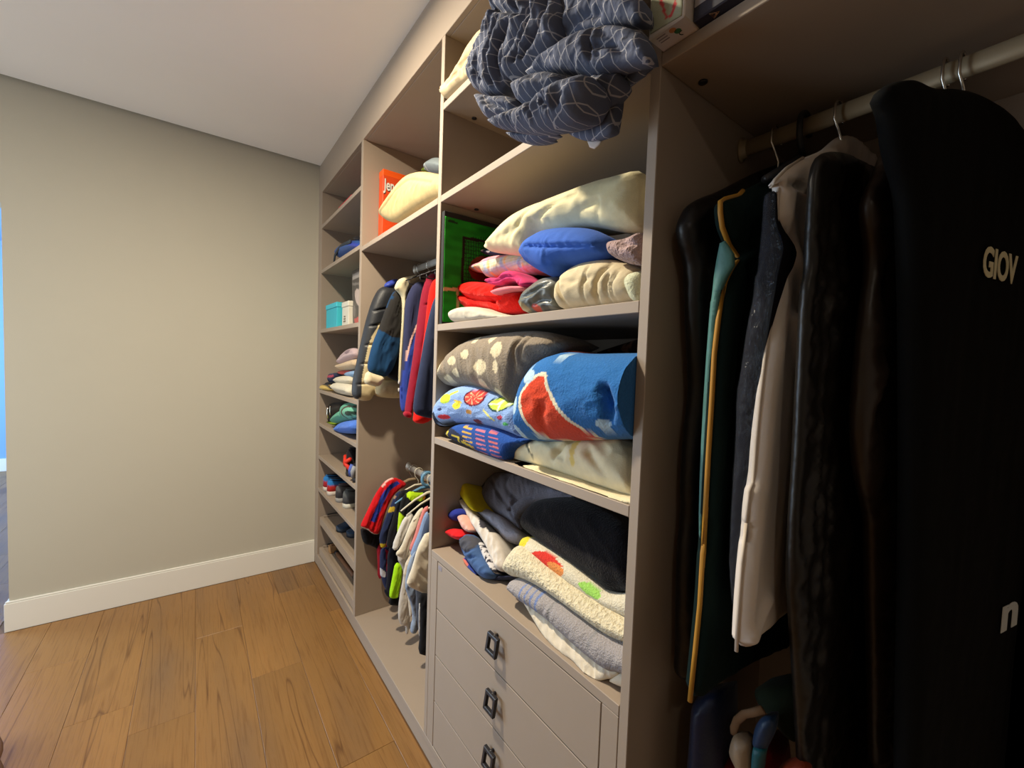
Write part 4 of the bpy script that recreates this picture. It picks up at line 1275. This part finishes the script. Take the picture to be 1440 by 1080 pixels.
WHITEP, BLUEP = plain('white_plastic', '#d6cdb6', .4), plain('blue_plastic', '#5f8fb0', .4)
BLACKP, BEECH = plain('black_plastic', '#1c1b1d', .45), plain('hanger_wood', '#8f7a60', .5, .1, 30)
G = 'hanging jackets on the upper rail'
pf = thing('puffer_jacket', 'black puffer jacket with cream lined front at the far end of the upper rail', 'jacket', (.24, 2.04, 1.02), G)
qcr = []
for k, (zl, zr_) in enumerate(((330, 300), (420, 400), (540, 530), (660, 655), (790, 785))):
    qcr.append((KS6((20, zl + 10), (120, zl), (230, zr_), (420, zr_ - 10)), .009, .005))
puff('shell', KS6((210, 150), (300, 158), (420, 200), (440, 400), (440, 890), (340, 892), (200, 888), (166, 862), (150, 903), (110, 910), (75, 905), (20, 885), (22, 790), (55, 640), (80, 520), (115, 370), (158, 235)), PY(2.045), NYLON, pf, front=.04, back=.035, rr=.045, h=.0045, dye='#c9b88f', cre=qcr,
     prints=[(KS6((215, 140), (310, 150), (300, 250), (225, 365), (165, 430), (120, 520), (95, 640), (70, 760), (72, 910), (10, 900), (0, 790), (50, 640), (75, 520), (110, 360), (150, 230)), '#23252a')], **B2)
puff('collar_lining', KS6((232, 155), (245, 128), (312, 100), (345, 120), (320, 145), (270, 175)), PY(2.035), NYLON, pf, front=.02, back=.02, rr=.02, h=.005, dye='#2a3f9e')
vj = thing('varsity_jacket', 'navy and black jacket with cream collar, cuffs and hem hung before the puffer jacket', 'jacket', (.26, 1.93, 1.02), G)
puff('sleeve', KS6((310, 170), (270, 230), (228, 350), (195, 440), (165, 510), (138, 600), (118, 712), (180, 740), (238, 752), (262, 740), (300, 690), (340, 560), (360, 420), (360, 240)), PY(1.925), COTTON, vj, front=.032, back=.03, rr=.04, h=.005, dye='#143a5e', wr=(.009, .12, .03, 75, 3),
     prints=[(KS6((320, 150), (365, 200), (370, 560), (340, 490), (270, 490), (195, 438), (230, 330)), '#262422', 1)], **B2)
puff('cuff', KS6((118, 708), (160, 728), (240, 752), (222, 790), (190, 818), (140, 806), (98, 790)), PY(1.905), COTTON, vj, front=.03, back=.03, rr=.025, h=.005, smooth=1, dye='#cfc2a0')
puff('body', KS6((320, 165), (420, 170), (460, 220), (460, 780), (330, 785), (262, 755), (250, 740), (290, 650), (330, 480)), PY(1.945), COTTON, vj, front=.03, back=.03, rr=.04, h=.007, dye='#1b1b22', wr=(.006, .2, .04, 90, 4), **B2)
puff('hem_band', KS6((200, 780), (262, 770), (460, 790), (460, 890), (340, 892), (185, 880), (172, 830)), PY(1.975), COTTON, vj, front=.035, back=.03, rr=.035, h=.006, dye='#c6b68e', wr=(.005, .03, .012, 60, 4), **B2)
puff('collar_facing', KS6((302, 170), (318, 125), (340, 100), (400, 88), (468, 74), (480, 100), (430, 125), (395, 160), (375, 250), (365, 400), (350, 640), (342, 790), (328, 800), (340, 560), (352, 400), (358, 240), (330, 190)), PY(1.89), COTTON, vj, front=.02, back=.025, rr=.02, h=.005, dye='#cdc3a2', wr=(.005, .1, .02, 90, 6), **B2)
nj = thing('track_jacket', 'navy track jacket with pink piping and a royal blue side on the upper rail', 'jacket', (.28, 1.80, .97), G)
puff('body', KS6((395, 200), (425, 140), (475, 118), (520, 140), (540, 400), (480, 700), (420, 900), (372, 980), (346, 978), (338, 850), (350, 720), (362, 560), (368, 400), (375, 260)), PY(1.82), COTTON, nj, front=.03, back=.03, rr=.035, h=.003, dye='#2c2f4c', wr=(.008, .2, .03, 85, 5),
     prints=[(KS6((455, 380), (480, 480), (440, 640), (395, 860), (372, 985), (340, 980), (338, 840), (362, 660), (400, 540)), '#2c3f92', 1), (KS6((462, 375), (432, 430), (398, 520), (372, 640), (362, 720), (356, 715), (366, 620), (392, 505), (425, 420), (455, 370)), '#d2a79c', 1)], **B2)
for k in range(2):
    zf = KS6((332, 770 + k * 50), (333, 795 + k * 50))
    puff('white_toggle', KS6((328, 772 + 50 * k), (338, 772 + 50 * k), (338, 800 + 50 * k), (328, 800 + 50 * k)), PY(1.80), RUBBER, nj, front=.006, back=.006, rr=.006, h=.004, dye='#c9c6c0')
bj = thing('zip_jacket', 'burgundy jacket hung between the navy track jacket and the red top', 'jacket', (.3, 1.70, .96), G)
puff('body', KS6((515, 92), (545, 68), (600, 66), (620, 200), (600, 500), (520, 880), (430, 890), (415, 1022), (370, 1012), (378, 930), (400, 800), (432, 600), (462, 340), (485, 190)), PY(1.70), COTTON, bj, front=.028, back=.03, rr=.03, h=.006, dye='#84162c', wr=(.010, .2, .03, 82, 6),
     cre=[(KS6((470, 285), (520, 270), (560, 275)), .010, .004)], **B2)
puff('hem_rib', KS6((370, 975), (420, 985), (414, 1026), (366, 1014)), PY(1.665), COTTON, bj, front=.012, back=.03, rr=.012, h=.005, dye='#9c1c30')
rj = thing('sweat_top', 'scarlet red top hung between the burgundy and the navy jackets', 'jacket', (.3, 1.64, .94), G)
puff('body', KS6((535, 180), (560, 100), (640, 90), (700, 400), (640, 900), (530, 1062), (425, 1056), (430, 1010), (470, 690), (500, 500), (520, 300)), PY(1.635), COTTON, rj, front=.03, back=.03, rr=.035, h=.006, dye='#d8180c', wr=(.006, .2, .03, 85, 7), **B2)
nv = thing('sweat_top', 'long navy sweatshirt hung nearest on the upper rail', 'jacket', (.3, 1.57, .95), G)
puff('body', KS6((540, 330), (565, 240), (620, 150), (720, 150), (800, 500), (760, 1020), (560, 1028), (480, 1012), (425, 990), (440, 860), (480, 640), (515, 440)), PY(1.56), COTTON, nv, front=.022, back=.03, rr=.03, h=.006, dye='#28304a', wr=(.006, .2, .04, 85, 8), cre=[(KS6((430, 975), (500, 985), (600, 985)), .004, .003)], **B2)
for k, (yy, lb, m_) in enumerate(((2.045, 'dark hanger carrying the black puffer jacket', BLACKP), (1.93, 'black hanger carrying the navy and cream jacket', BLACKP), (1.82, 'dark hanger carrying the navy track jacket', BLACKP), (1.70, 'black hanger inside the burgundy jacket', BLACKP), (1.635, 'dark hanger inside the scarlet top', BLACKP), (1.56, 'black hanger inside the long navy sweatshirt', BLACKP))):
    hanger(lb, .28, yy, 1.845, m_, .17, .07, .05, group='hangers on the upper rail')

# ---- shirts on the lower rail
G = 'shirts on the lower rail'


def shirt(name, label, y, z0, parts, cat='shirt'):
    t = thing(name, label, cat, (.27, y, z0), G)
    for nm, pts, yy, k in parts:
        kk = dict(front=.015, back=.015, rr=.022, h=.0045, smooth=1, wr=(.009, .15, .022, 72, int(y * 50)))
        kk.update(B2)
        kk.update(k)
        puff(nm, pts, PY(yy), kk.pop('mat', COTTON), t, **kk)
    return t


shirt('football_shirt', 'red football shirt with a broad blue stripe at the far end of the lower rail', 2.045, .2, [
    ('sleeve', KS4((412, 235), (330, 272), (275, 332), (210, 432), (120, 620), (65, 735), (52, 778), (130, 802), (185, 852), (258, 858), (310, 660), (380, 480), (450, 390), (560, 320), (520, 280)), 2.04,
     dict(dye='#c8141c', prints=[(KS4((440, 275), (350, 315), (290, 390), (215, 540), (150, 705), (208, 725), (300, 480), (360, 380), (470, 300)), '#2a3a9e', 1), (KS4((420, 240), (335, 285), (285, 345), (278, 335), (330, 270), (410, 230)), '#d8b0a8', 1), (KS4((52, 770), (130, 798), (190, 848), (182, 862), (125, 812), (48, 782)), '#cfc4bc', 1)])),
    ('body', KS5((60, 60), (90, 0), (200, -40), (260, 100), (200, 400), (150, 395), (120, 330), (70, 345), (68, 200)), 2.07, dict(dye='#8e1224', zmin=.09))])
shirt('dark_shirt', 'black shirt whose hem shows under the red sleeve', 2.08, .2, [
    ('body', KS4((52, 785), (130, 808), (185, 858), (262, 862), (400, 760), (420, 900), (300, 1060), (180, 985), (90, 960), (60, 880)), 2.075, dict(dye='#17151a'))])
shirt('training_shirt', 'navy shirt with yellow shoulder mark and yellow cuff on the lower rail', 1.98, .2, [
    ('sleeve', KS4((490, 380), (425, 430), (385, 540), (340, 640), (300, 750), (255, 890), (262, 960), (275, 1008), (325, 1000), (345, 870), (400, 700), (500, 560), (560, 420)), 1.975,
     dict(dye='#232c4c', prints=[(KS4((350, 600), (370, 560), (420, 545), (412, 590), (380, 610), (350, 620)), '#b89a2a'), (KS4((262, 955), (330, 950), (326, 1010), (270, 1015)), '#c2a326', 1), (KS4((400, 450), (425, 410), (435, 460), (405, 480)), '#9a7a60')])),
    ('body', KS5((88, 90), (130, 60), (240, 40), (250, 300), (165, 470), (120, 400), (100, 320), (90, 300)), 2.01, dict(dye='#242c50', zmin=.09, prints=[(KS5((88, 240), (130, 270), (130, 318), (92, 318)), '#c2bfc6', 1), (KS5((132, 70), (165, 90), (165, 400), (150, 390), (140, 240)), '#b01c3c', 1)]))])
shirt('plain_shirt', 'plain black shirt between the navy and the lime shirts', 1.92, .15, [
    ('sleeve', KS4((480, 392), (560, 370), (640, 400), (600, 560), (480, 680), (452, 870), (395, 1010), (330, 1000), (350, 860), (400, 700), (440, 540)), 1.92, dict(dye='#16161c')),
    ('body', KS5((160, 40), (260, 20), (280, 300), (200, 505), (160, 512), (120, 440), (150, 440)), 1.95, dict(dye='#141622', zmin=.09))])
shirt('goalkeeper_shirt', 'black shirt with neon lime collar and lime side panel', 1.85, .15, [
    ('body', KS4((500, 470), (545, 420), (600, 385), (720, 395), (800, 370), (900, 500), (800, 900), (640, 1100), (450, 1100), (450, 860), (470, 620)), 1.86,
     dict(dye='#17181a', prints=[(KS4((540, 440), (575, 390), (690, 398), (722, 400), (745, 460), (700, 492), (640, 480), (598, 492)), '#b8e020', 1), (KS4((706, 440), (740, 420), (750, 460), (715, 480)), '#d08a2a'), (KS4((470, 615), (522, 662), (505, 740), (470, 800), (445, 900), (455, 740)), '#b8e020', 1)])),
    ('lower_panel', KS5((228, 195), (290, 210), (285, 330), (255, 480), (250, 512), (190, 518), (172, 495), (200, 350)), 1.835, dict(dye='#a4dc14', front=.012, rr=.012)),
    ('black_hem', KS5((178, 510), (250, 512), (300, 480), (300, 575), (250, 582), (165, 575)), 1.86, dict(dye='#101014', zmin=.095))])
shirt('white_shirt', 'white T-shirt with a pointed sleeve hung before the lime shirt', 1.76, .12, [
    ('sleeve', KS4((615, 618), (570, 650), (520, 690), (470, 800), (390, 1002), (432, 1042), (500, 950), (580, 800), (640, 720)), 1.77, dict(dye='#cfc9c0')),
    ('body', KS5((235, 150), (280, 100), (420, 60), (430, 400), (345, 560), (362, 640), (345, 830), (318, 835), (320, 760), (275, 755), (250, 690), (262, 520), (300, 330), (300, 260)), 1.75, dict(dye='#c3bbb0', zmin=.10))])
shirt('cream_shirt', 'cream T-shirt with a round sleeve in the middle of the lower rail', 1.69, .12, [
    ('sleeve', KS4((740, 560), (690, 590), (640, 660), (600, 730), (560, 830), (490, 1010), (425, 1075), (480, 1110), (540, 1130), (600, 1000), (650, 850), (720, 660)), 1.70, dict(dye='#d2c7b0')),
    ('body', KS5((290, 260), (400, 60), (470, 60), (470, 400), (400, 600), (360, 700), (350, 640), (340, 500), (325, 420)), 1.68, dict(dye='#cdc0ac', zmin=.10))])
shirt('pink_shirt', 'salmon pink T-shirt sleeve showing beside the cream T-shirt', 1.64, .3, [
    ('sleeve', KS4((800, 540), (740, 575), (715, 640), (670, 760), (640, 880), (580, 1010), (600, 1060), (680, 960), (760, 700)), 1.64, dict(dye='#cf7a74'))])
shirt('light_blue_shirt', 'light blue long shirt hanging low on the lower rail', 1.60, .12, [
    ('sleeve', KS4((790, 600), (750, 640), (715, 740), (680, 860), (620, 1000), (590, 1100), (660, 1120), (720, 960), (800, 760)), 1.59, dict(dye='#7f95b8')),
    ('body', KS5((345, 190), (420, 60), (500, 60), (500, 600), (420, 830), (362, 830), (365, 760), (385, 700), (365, 560), (330, 470), (312, 400)), 1.58, dict(dye='#8d9bb0', zmin=.09, prints=[(KS5((330, 480), (420, 460), (440, 830), (400, 830), (395, 600)), '#6f7480')]))])
shirt('denim_shirt', 'dark slate blue shirt hung behind the nearest white shirt', 1.53, .12, [
    ('sleeve', KS4((800, 640), (770, 700), (740, 780), (700, 960), (660, 1080), (720, 1100), (820, 1000), (880, 700)), 1.535, dict(dye='#3f4a60')),
    ('body', KS5((370, 200), (440, 40), (560, 40), (560, 600), (440, 840), (410, 620), (415, 470)), 1.52, dict(dye='#4a4e5a', zmin=.09))])
shirt('white_shirt', 'off-white cotton shirt hung nearest on the lower rail', 1.46, .18, [
    ('body', KS5((420, 90), (455, 10), (505, -80), (640, -60), (660, 300), (620, 520), (505, 486), (430, 450), (325, 402), (345, 330), (380, 240)), 1.46, dict(dye='#d8ccb6', wr=(.009, .12, .03, -60, 6)))])
shirt('trousers', 'narrow black trousers hanging under the nearest white shirt', 1.42, .1, [
    ('legs', KS5((440, 470), (500, 470), (560, 480), (560, 1030), (490, 1028), (430, 1006), (448, 860), (450, 640)), 1.43, dict(dye='#141418', zmin=.09)),
    ('white_stripe', KS5((440, 560), (452, 560), (446, 860), (438, 860)), 1.40, dict(dye='#b9b6b4', front=.004, back=.01, rr=.006))], 'trousers')
hanger('natural wood hanger at the far end of the lower rail', .266, 2.045, .807, BEECH, .15, .06, .05, r=.006, bar=False)
hanger('cream hanger of the navy shirt on the lower rail', .266, 1.975, .807, WHITEP, .12, .05, .06, bar=False)
hanger('blue plastic hanger in the black shirt on the lower rail', .266, 1.90, .807, BLUEP, .15, .06, .055, r=.005, bar=False)
hanger('white plastic hanger with an open hook before the lime-collared shirt', .266, 1.83, .807, WHITEP, .15, .07, .06, r=.0045, bar=False)
for yy, lb in ((1.765, 'white T-shirt with a pointed sleeve'), (1.69, 'cream T-shirt'), (1.64, 'salmon pink T-shirt'), (1.59, 'light blue long shirt'), (1.535, 'dark slate blue shirt'), (1.46, 'off-white cotton shirt')):
    hanger('white plastic hanger inside the ' + lb, .266, yy, .807, WHITEP, .15, .07, .06, group='hangers on the lower rail')
ang = np.linspace(0, 2 * math.pi, 20, endpoint=False)
rgd = thing('size_ring', 'pale blue plastic ring slipped over the lower rail', 'ring', (.266, 1.88, .775))
Vr, Fr = tube_geo([(.266 + .028 * math.cos(a), 1.872, .797 + .032 * math.sin(a)) for a in ang], .0075, 10, True)
mesh('ring_band', Vr, Fr, BLUEP, rgd)

# ================================================================== fourth bay: garment bags
KR1, KR2, KR3 = K(900, 0, 2.667), K(880, 380, 2.571), K(880, 700, 2.571)
KT3, KT4, KT5, KT6 = K(940, 170, 4.32), K(1060, 90, 3.6), K(1220, 60, 3.0), K(960, 960, 6.545)
G = 'garment bags on the rail of the near bay'
B4 = dict(ymin=YD[1] + E3, ymax=YC[0] - E3, xmax=D - .004, zmin=KICK + .002)


def bag(name, label, loc, cat='garment bag'):
    return thing(name, label, cat, loc, G)


b1 = bag('garment_bag', 'black garment bag hung farthest, next to the upright panel', (.25, .42, .8))
puff('cover', KT3((70, 640), (95, 560), (130, 500), (200, 465), (300, 430), (430, 360), (560, 300), (700, 250), (860, 200)) + KR2((500, 0), (480, 600)) + KR3((300, 500), (240, 620), (185, 668), (195, 560), (195, 400), (200, 200), (215, 60)) + KR2((212, 780), (222, 600), (243, 450), (238, 330), (228, 150)) + KT3((122, 900), (108, 820), (82, 720)),
     PY(.425), LEATHER, b1, front=.022, back=.02, rr=.025, h=.007, dye='#100f10', wr=(.007, .3, .03, 88, 3), prints=[(KT3((160, 900), (270, 860), (270, 1080), (150, 1080)) + KR2((320, 0), (300, 250), (250, 260), (250, 0)), '#2b2a2b')], **B4)
b2 = bag('garment_bag', 'dark green garment bag with yellow piping hung before the black one', (.27, .365, .8))
path2 = KT3((440, 430), (415, 458), (330, 480), (304, 495), (304, 560), (316, 650), (360, 760), (418, 838), (372, 900), (332, 980), (312, 1075)) + KR2((345, 60), (328, 180), (314, 300), (304, 480), (294, 640), (284, 820), (272, 1070)) + KR3((284, 30), (272, 200), (262, 380), (245, 550), (226, 732))
pl2 = PY(.362)
puff('cover', KT3((560, 370), (440, 430)) + path2[1:] + KR3((300, 672), (390, 612), (600, 520)) + KR2((640, 600)) + KT3((860, 700), (860, 260), (700, 290)), pl2, DARK, b2, front=.02, back=.015, rr=.022, h=.007, dye='#0b1b19', wr=(.006, .3, .035, 86, 5), smooth=1, cre=[(KT3((420, 840), (520, 700)), -.012, .01), (KT3((420, 840), (440, 1000)), .012, .008)], **B4)
Pp = pl2.xyz(pl2.pts(path2), np.full(len(path2), .003))
tube('yellow_piping', Pp, .0042, plain('yellow_cord', '#a8761c', .6), b2, 8)
puff('teal_side', KT3((322, 690), (418, 840), (335, 980), (315, 1075)) + KR2((345, 60), (328, 180), (304, 480), (284, 820), (272, 1000), (262, 940), (268, 700), (284, 400), (305, 120)) + KT3((262, 1080), (280, 900)), PX(.045), NYLON, b2, front=.006, back=.02, rr=.02, h=.006, smooth=1, dye='#46736c', **B4)
b3 = bag('suit_cover', 'white suit cover with a clear plastic side and a dark suit inside', (.28, .295, .9))
wl = KT4((118, 615), (112, 700), (110, 800), (150, 910), (150, 960), (120, 1075)) + KR2((548, 20), (520, 180), (500, 300), (480, 470), (466, 620), (455, 765), (440, 800), (425, 1000)) + KR3((435, 60), (415, 230), (402, 400), (395, 552))
pl3 = PY(.292)
puff('white_panel', KT4((600, 360), (540, 372), (480, 355), (420, 370), (390, 395), (340, 440), (240, 480), (160, 530), (100, 590), (78, 622)) + wl + KR3((470, 482), (540, 422), (590, 398), (700, 380)) + KR2((760, 500)) + KT4((640, 1000), (700, 500), (680, 380)), pl3, VINYL, b3, front=.018, back=.012, rr=.02, h=.006, smooth=1, dye='#d8cdc2',
     wr=(.005, .35, .05, 86, 4), cre=[(KT4((130, 620), (200, 640), (250, 690)), .010, .006), (KT4((150, 930), (180, 1060)), -.008, .012), (KR2((560, 180), (575, 330)), -.01, .012), (KR3((395, 540), (440, 430), (470, 350)), -.008, .012)], zmax=1.815, **B4)
Pw = pl3.xyz(pl3.pts(KT4((240, 480), (160, 530), (100, 590), (80, 622)) + wl), np.full(len(wl) + 4, .002))
tube('white_piping', Pw, .003, plain('ivory_cord', '#cdbfae', .5), b3, 8)
gus = KT4((110, 640), (75, 650), (50, 680), (45, 800), (30, 960), (18, 1075)) + KR2((472, 0), (462, 110), (440, 200), (420, 350), (402, 450), (400, 600), (386, 800), (378, 1000)) + KR3((375, 250), (388, 380), (398, 430), (404, 380), (416, 230), (436, 60)) + KR2((426, 1000), (442, 800), (456, 765), (468, 620), (482, 470), (502, 300), (522, 180), (550, 20)) + KT4((120, 1075), (150, 950), (150, 910), (110, 800), (112, 700))
puff('suit', gus, PX(.06), DARK, b3, front=.01, back=.35, rr=.02, h=.008, smooth=1, dye='#15141b', wr=(.006, .1, .02, 80, 4), **B4)
puff('clear_side', gus, PX(.04), FILM, b3, front=.016, back=.004, rr=.02, h=.005, smooth=1, dye='#ffffff', wr=[(.010, .08, .02, 60, 7), (.006, .03, .012, 110, 3)], **B4)
b4 = bag('leather_coat', 'black glossy coat hung right behind the white suit cover', (.28, .235, .4), 'coat')
puff('cover', KT4((318, 480), (340, 450), (420, 440), (500, 478), (600, 520), (700, 560)) + KR2((950, 400)) + KR3((950, 600), (950, 1100), (640, 1150), (618, 700), (600, 420), (592, 280), (604, 30)) + KR2((612, 760), (628, 420), (646, 60)) + KT4((276, 1060), (280, 900), (290, 700), (300, 560)), PY(.238), LEATHER, b4, front=.012, back=.012, rr=.022, h=.007, dye='#15110d', wr=[(.010, .3, .04, 88, 9), (.006, .06, .03, 40, 2)],
     cre=[(KR2((690, 60), (780, 30)), -.004, .012), (KR2((700, 130), (790, 90)), -.004, .01), (KR2((700, 220), (780, 170)), .005, .012)], **B4)
b5 = bag('leather_coat', 'brown-black glossy coat hung just behind the big lettered bag', (.28, .19, .4), 'coat')
puff('cover', KT4((690, 395), (670, 430), (640, 520), (572, 660), (570, 780), (600, 1000)) + KR2((862, 160), (842, 400), (830, 560), (842, 760), (880, 900)) + KR3((880, 200), (890, 600), (900, 1150), (1180, 1180), (1200, 500)) + KR2((1200, 300)) + KT4((900, 700), (780, 520), (720, 420)), PY(.192), LEATHER, b5, front=.018, back=.015, rr=.03, h=.007, dye='#2a211b', wr=[(.010, .2, .05, 80, 4), (.006, .06, .03, 20, 5)], **B4)
b6 = bag('garment_bag', 'large black garment bag with pale letters hung nearest', (.29, .11, .3))
pv = PV((.05, .162), (.53, .062))
puff('cover', KT5((50, 245), (48, 210), (65, 182), (140, 158), (190, 165), (250, 200), (340, 195), (430, 215), (520, 260), (600, 330), (660, 450), (700, 620), (690, 1400)) + [(1440, 900), (1430, 1420), (1262, 1440), (1270, 1000), (1276, 700)] + KT5((165, 1080), (155, 800), (150, 640), (100, 480), (76, 300)), pv, DARK, b6, front=.016, back=.02, rr=.03, h=.009, dye='#060606', wr=(.003, .3, .06, 88, 3), **B4)
INK = plain('pale_letter_ink', '#e6dbb2', .6)


def on_bag(px, py, off):
    p2 = Pl(pv.O + pv.N * off, pv.U, pv.V, pv.N)
    return p2.xyz(p2.pts([(px, py)]), np.zeros(1))[0]


text('lettering', 'GIOV', .060, on_bag(1381, 386, .0195), pv.U, (0, 0, 1), INK, b6, .0004, .0016, .82)
text('lettering', 'n', .088, on_bag(1406, 889, .0195), pv.U, (0, 0, 1), plain('grey_letter_ink', '#d5d8d4', .6), b6, .0004, .003, 1.7)
for k, (yy, lb) in enumerate(((.39, 'wire hanger hook of the farthest black garment bag'), (.287, 'bent wire hanger hook above the white suit cover'), (.152, 'wire hanger hook seen left of two above the lettered bag'), (.134, 'wire hanger hook seen right of two above the lettered bag'))):
    x, zr = .29, 1.84
    t = thing('coat_hanger', lb, 'hanger', (x, yy, 1.73))
    pts = [(x + .0225 * math.cos(a), yy, zr + .0225 * math.sin(a)) for a in np.linspace(-.4, math.pi, 12)] + [(x - .022, yy, zr - .016), (x - .012, yy - .004, zr - .034), (x, yy - .006, zr - .05), (x, yy - .006, zr - .085)]
    tube('hook', pts, .0022, STEEL, t, 8)
    tube('arms', [(x - .16, yy, zr - .165), (x - .02, yy, zr - .088), (x + .02, yy, zr - .088), (x + .16, yy, zr - .165)], .004, BLACKP, t, 8)
t = thing('coat_hanger', 'broad black plastic hanger hook between the two wire hooks over the white cover', 'hanger', (.29, .341, 1.75))
pts = [(.29 + .0245 * math.cos(a), .341, 1.84 + .0245 * math.sin(a)) for a in np.linspace(-.4, math.pi, 12)] + [(.266, .341, 1.82), (.276, .341, 1.80), (.29, .341, 1.785)]
tube('hook', pts, .0055, BLACKP, t, 8)
tube('arms', [(.14, .341, 1.70), (.27, .341, 1.775), (.31, .341, 1.775), (.44, .341, 1.70)], .007, BLACKP, t, 8)

# ---- bags on the floor of the bay
Z4 = KICK + E3
F4 = dict(ymin=YD[1] + E3, ymax=YC[0] - E3, xmax=D - .004, zmin=Z4)
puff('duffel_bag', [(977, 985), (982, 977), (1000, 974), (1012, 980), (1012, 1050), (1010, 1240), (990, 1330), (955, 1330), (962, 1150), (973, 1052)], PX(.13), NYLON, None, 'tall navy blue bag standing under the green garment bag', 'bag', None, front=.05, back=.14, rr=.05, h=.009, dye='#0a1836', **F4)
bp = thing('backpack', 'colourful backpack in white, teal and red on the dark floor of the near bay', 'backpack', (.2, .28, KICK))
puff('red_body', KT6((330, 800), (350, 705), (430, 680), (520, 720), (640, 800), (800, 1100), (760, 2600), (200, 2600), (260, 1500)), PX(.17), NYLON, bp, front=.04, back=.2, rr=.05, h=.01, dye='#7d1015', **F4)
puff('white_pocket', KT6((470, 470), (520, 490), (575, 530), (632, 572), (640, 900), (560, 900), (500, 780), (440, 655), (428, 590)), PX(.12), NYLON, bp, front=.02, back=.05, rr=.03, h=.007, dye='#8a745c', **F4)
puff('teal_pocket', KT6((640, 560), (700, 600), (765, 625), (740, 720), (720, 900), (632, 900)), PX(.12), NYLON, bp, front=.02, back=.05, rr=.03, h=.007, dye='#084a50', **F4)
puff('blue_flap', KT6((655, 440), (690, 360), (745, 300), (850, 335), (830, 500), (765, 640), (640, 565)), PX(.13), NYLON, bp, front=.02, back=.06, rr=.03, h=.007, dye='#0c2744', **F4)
Ps = PX(.13)
hp = KT6((475, 480), (470, 430), (500, 350), (570, 290), (640, 280), (740, 250))
tube('carry_handle', Ps.xyz(Ps.pts(hp), np.zeros(len(hp))), .007, plain('tan_webbing', '#6f5236', .8), bp, 8, flat=.5)
puff('olive_coat', KT6((640, 60), (760, 20), (900, 10), (1060, 40), (1088, 300), (1083, 545), (1040, 552), (940, 480), (880, 400), (830, 310), (720, 225)), PX(.2), COTTON, None, 'dull green cloth bundle behind the colourful backpack', 'cloth', None, front=.02, back=.12, rr=.04, h=.009, dye='#1d281c', **F4)
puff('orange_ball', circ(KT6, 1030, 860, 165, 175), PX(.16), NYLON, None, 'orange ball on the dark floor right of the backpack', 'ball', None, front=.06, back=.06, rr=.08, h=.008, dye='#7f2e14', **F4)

# ---- boxes on top of the near bay
z = S32 + .0006
wb = thing('toy_box', 'white cardboard box with red stripe and round marks jutting over the shelf edge', 'box', (.08, .426, S32))
box('carton', (-.040, .394, z), (.22, .4585, z + .30), plain('white_carton', '#c9bcb0', .6), wb, .002)
puff('front_print', KD7((222, 320), (520, 140), (528, -200), (235, -120)), PX(-.0404), COTTON, wb, front=.0007, back=.0002, rr=.002, h=.003, smooth=0, dye='#a7aa92', ymin=.398, ymax=.455,
     prints=[(KD7((310, 0), (345, 0), (372, 110), (400, 150), (425, 130), (445, 20), (470, -20), (470, 60), (440, 140), (420, 165), (370, 175), (345, 110)), '#c4484a', 1), (KD7((310, -100), (345, -100), (345, 5), (310, 5)), '#c4484a', 1)])


def disc(name, c, r, colr, parent, n=16, ring=0.0):
    """a printed mark on the underside of a box"""
    V = [(c[0] + r * math.cos(2 * math.pi * k / n), c[1] + r * math.sin(2 * math.pi * k / n), c[2]) for k in range(n)]
    V += [(v[0], v[1], v[2] + .0004) for v in V]
    F = [tuple(range(n))[::-1], tuple(range(n, 2 * n))] + [(k, (k + 1) % n, n + (k + 1) % n, n + k) for k in range(n)]
    return mesh(name, V, F, plain(name + colr, colr, .6), parent, smooth=False)


zb = z - .0003
disc('round_mark', (-.029, .421, zb), .0055, '#c07a3c', wb)
disc('round_mark', (-.0215, .4165, zb), .0055, '#2f6a3c', wb)
tube('letter_mark', [(-.0135 + .0045 * math.cos(a), .4135 + .0045 * math.sin(a), zb) for a in np.linspace(.2, 3.6, 9)], .0007, BLACKP, wb, 6)
for k in range(3):
    box('small_print', (-.033 + .006 * k, .432, zb - .0001), (-.031 + .006 * k, .448, zb + .0003), plain('grey_ink', '#8a7a74', .7), wb, 0)
kb = thing('toy_box', 'dark navy box with a triangle mark beside the white box on the near shelf', 'box', (.1, .32, S32))
box('carton', (-.019, .262, z), (.22, .3925, z + .26), plain('navy_carton', '#1a1a2c', .5), kb, .002)
box('front_print', (-.0196, .268, z + .02), (-.0191, .3905, z + .24), plain('pale_print', '#8f8a8c', .6, .25, 30), kb, 0)


def tri(c, r):
    return [(c[0] + r * math.cos(a + .5), c[1] + r * math.sin(a + .5), c[2]) for a in (0, 2 * math.pi / 3, 4 * math.pi / 3)]


for r in (.0075, .0042):
    Vr, Fr = tube_geo(tri((-.008, .364, zb), r), .0007, 6, True)
    mesh('triangle_mark', Vr, Fr, plain('tan_ink', '#b98a62', .6), kb)

# ---- low pouf at the very left
pf = thing('pouf', 'tan round pouf with brown piping at the near side of the aisle', 'pouf', (-1.37, 1.9, 0))
ang = np.linspace(0, 2 * math.pi, 40, endpoint=False)
cx, cy_, R0 = -1.384, 1.90, .255
loft('cushion', [[(cx + r * math.cos(a), cy_ + r * math.sin(a), zz_) for a in ang] for r, zz_ in ((R0 * .9, .001), (R0, .03), (R0 * 1.01, .08), (R0, .10), (R0 * .95, .115), (R0 * .6, .125), (.02, .13))], COTTON, pf, lin('#b09a78'))
for zz_ in (.028, .108):
    Vr, Fr = tube_geo([(cx + (R0 + .002) * math.cos(a), cy_ + (R0 + .002) * math.sin(a), zz_) for a in ang], .009, 8, True)
    mesh('piping', Vr, Fr, plain('brown_piping', '#5a3a28', .6), pf)
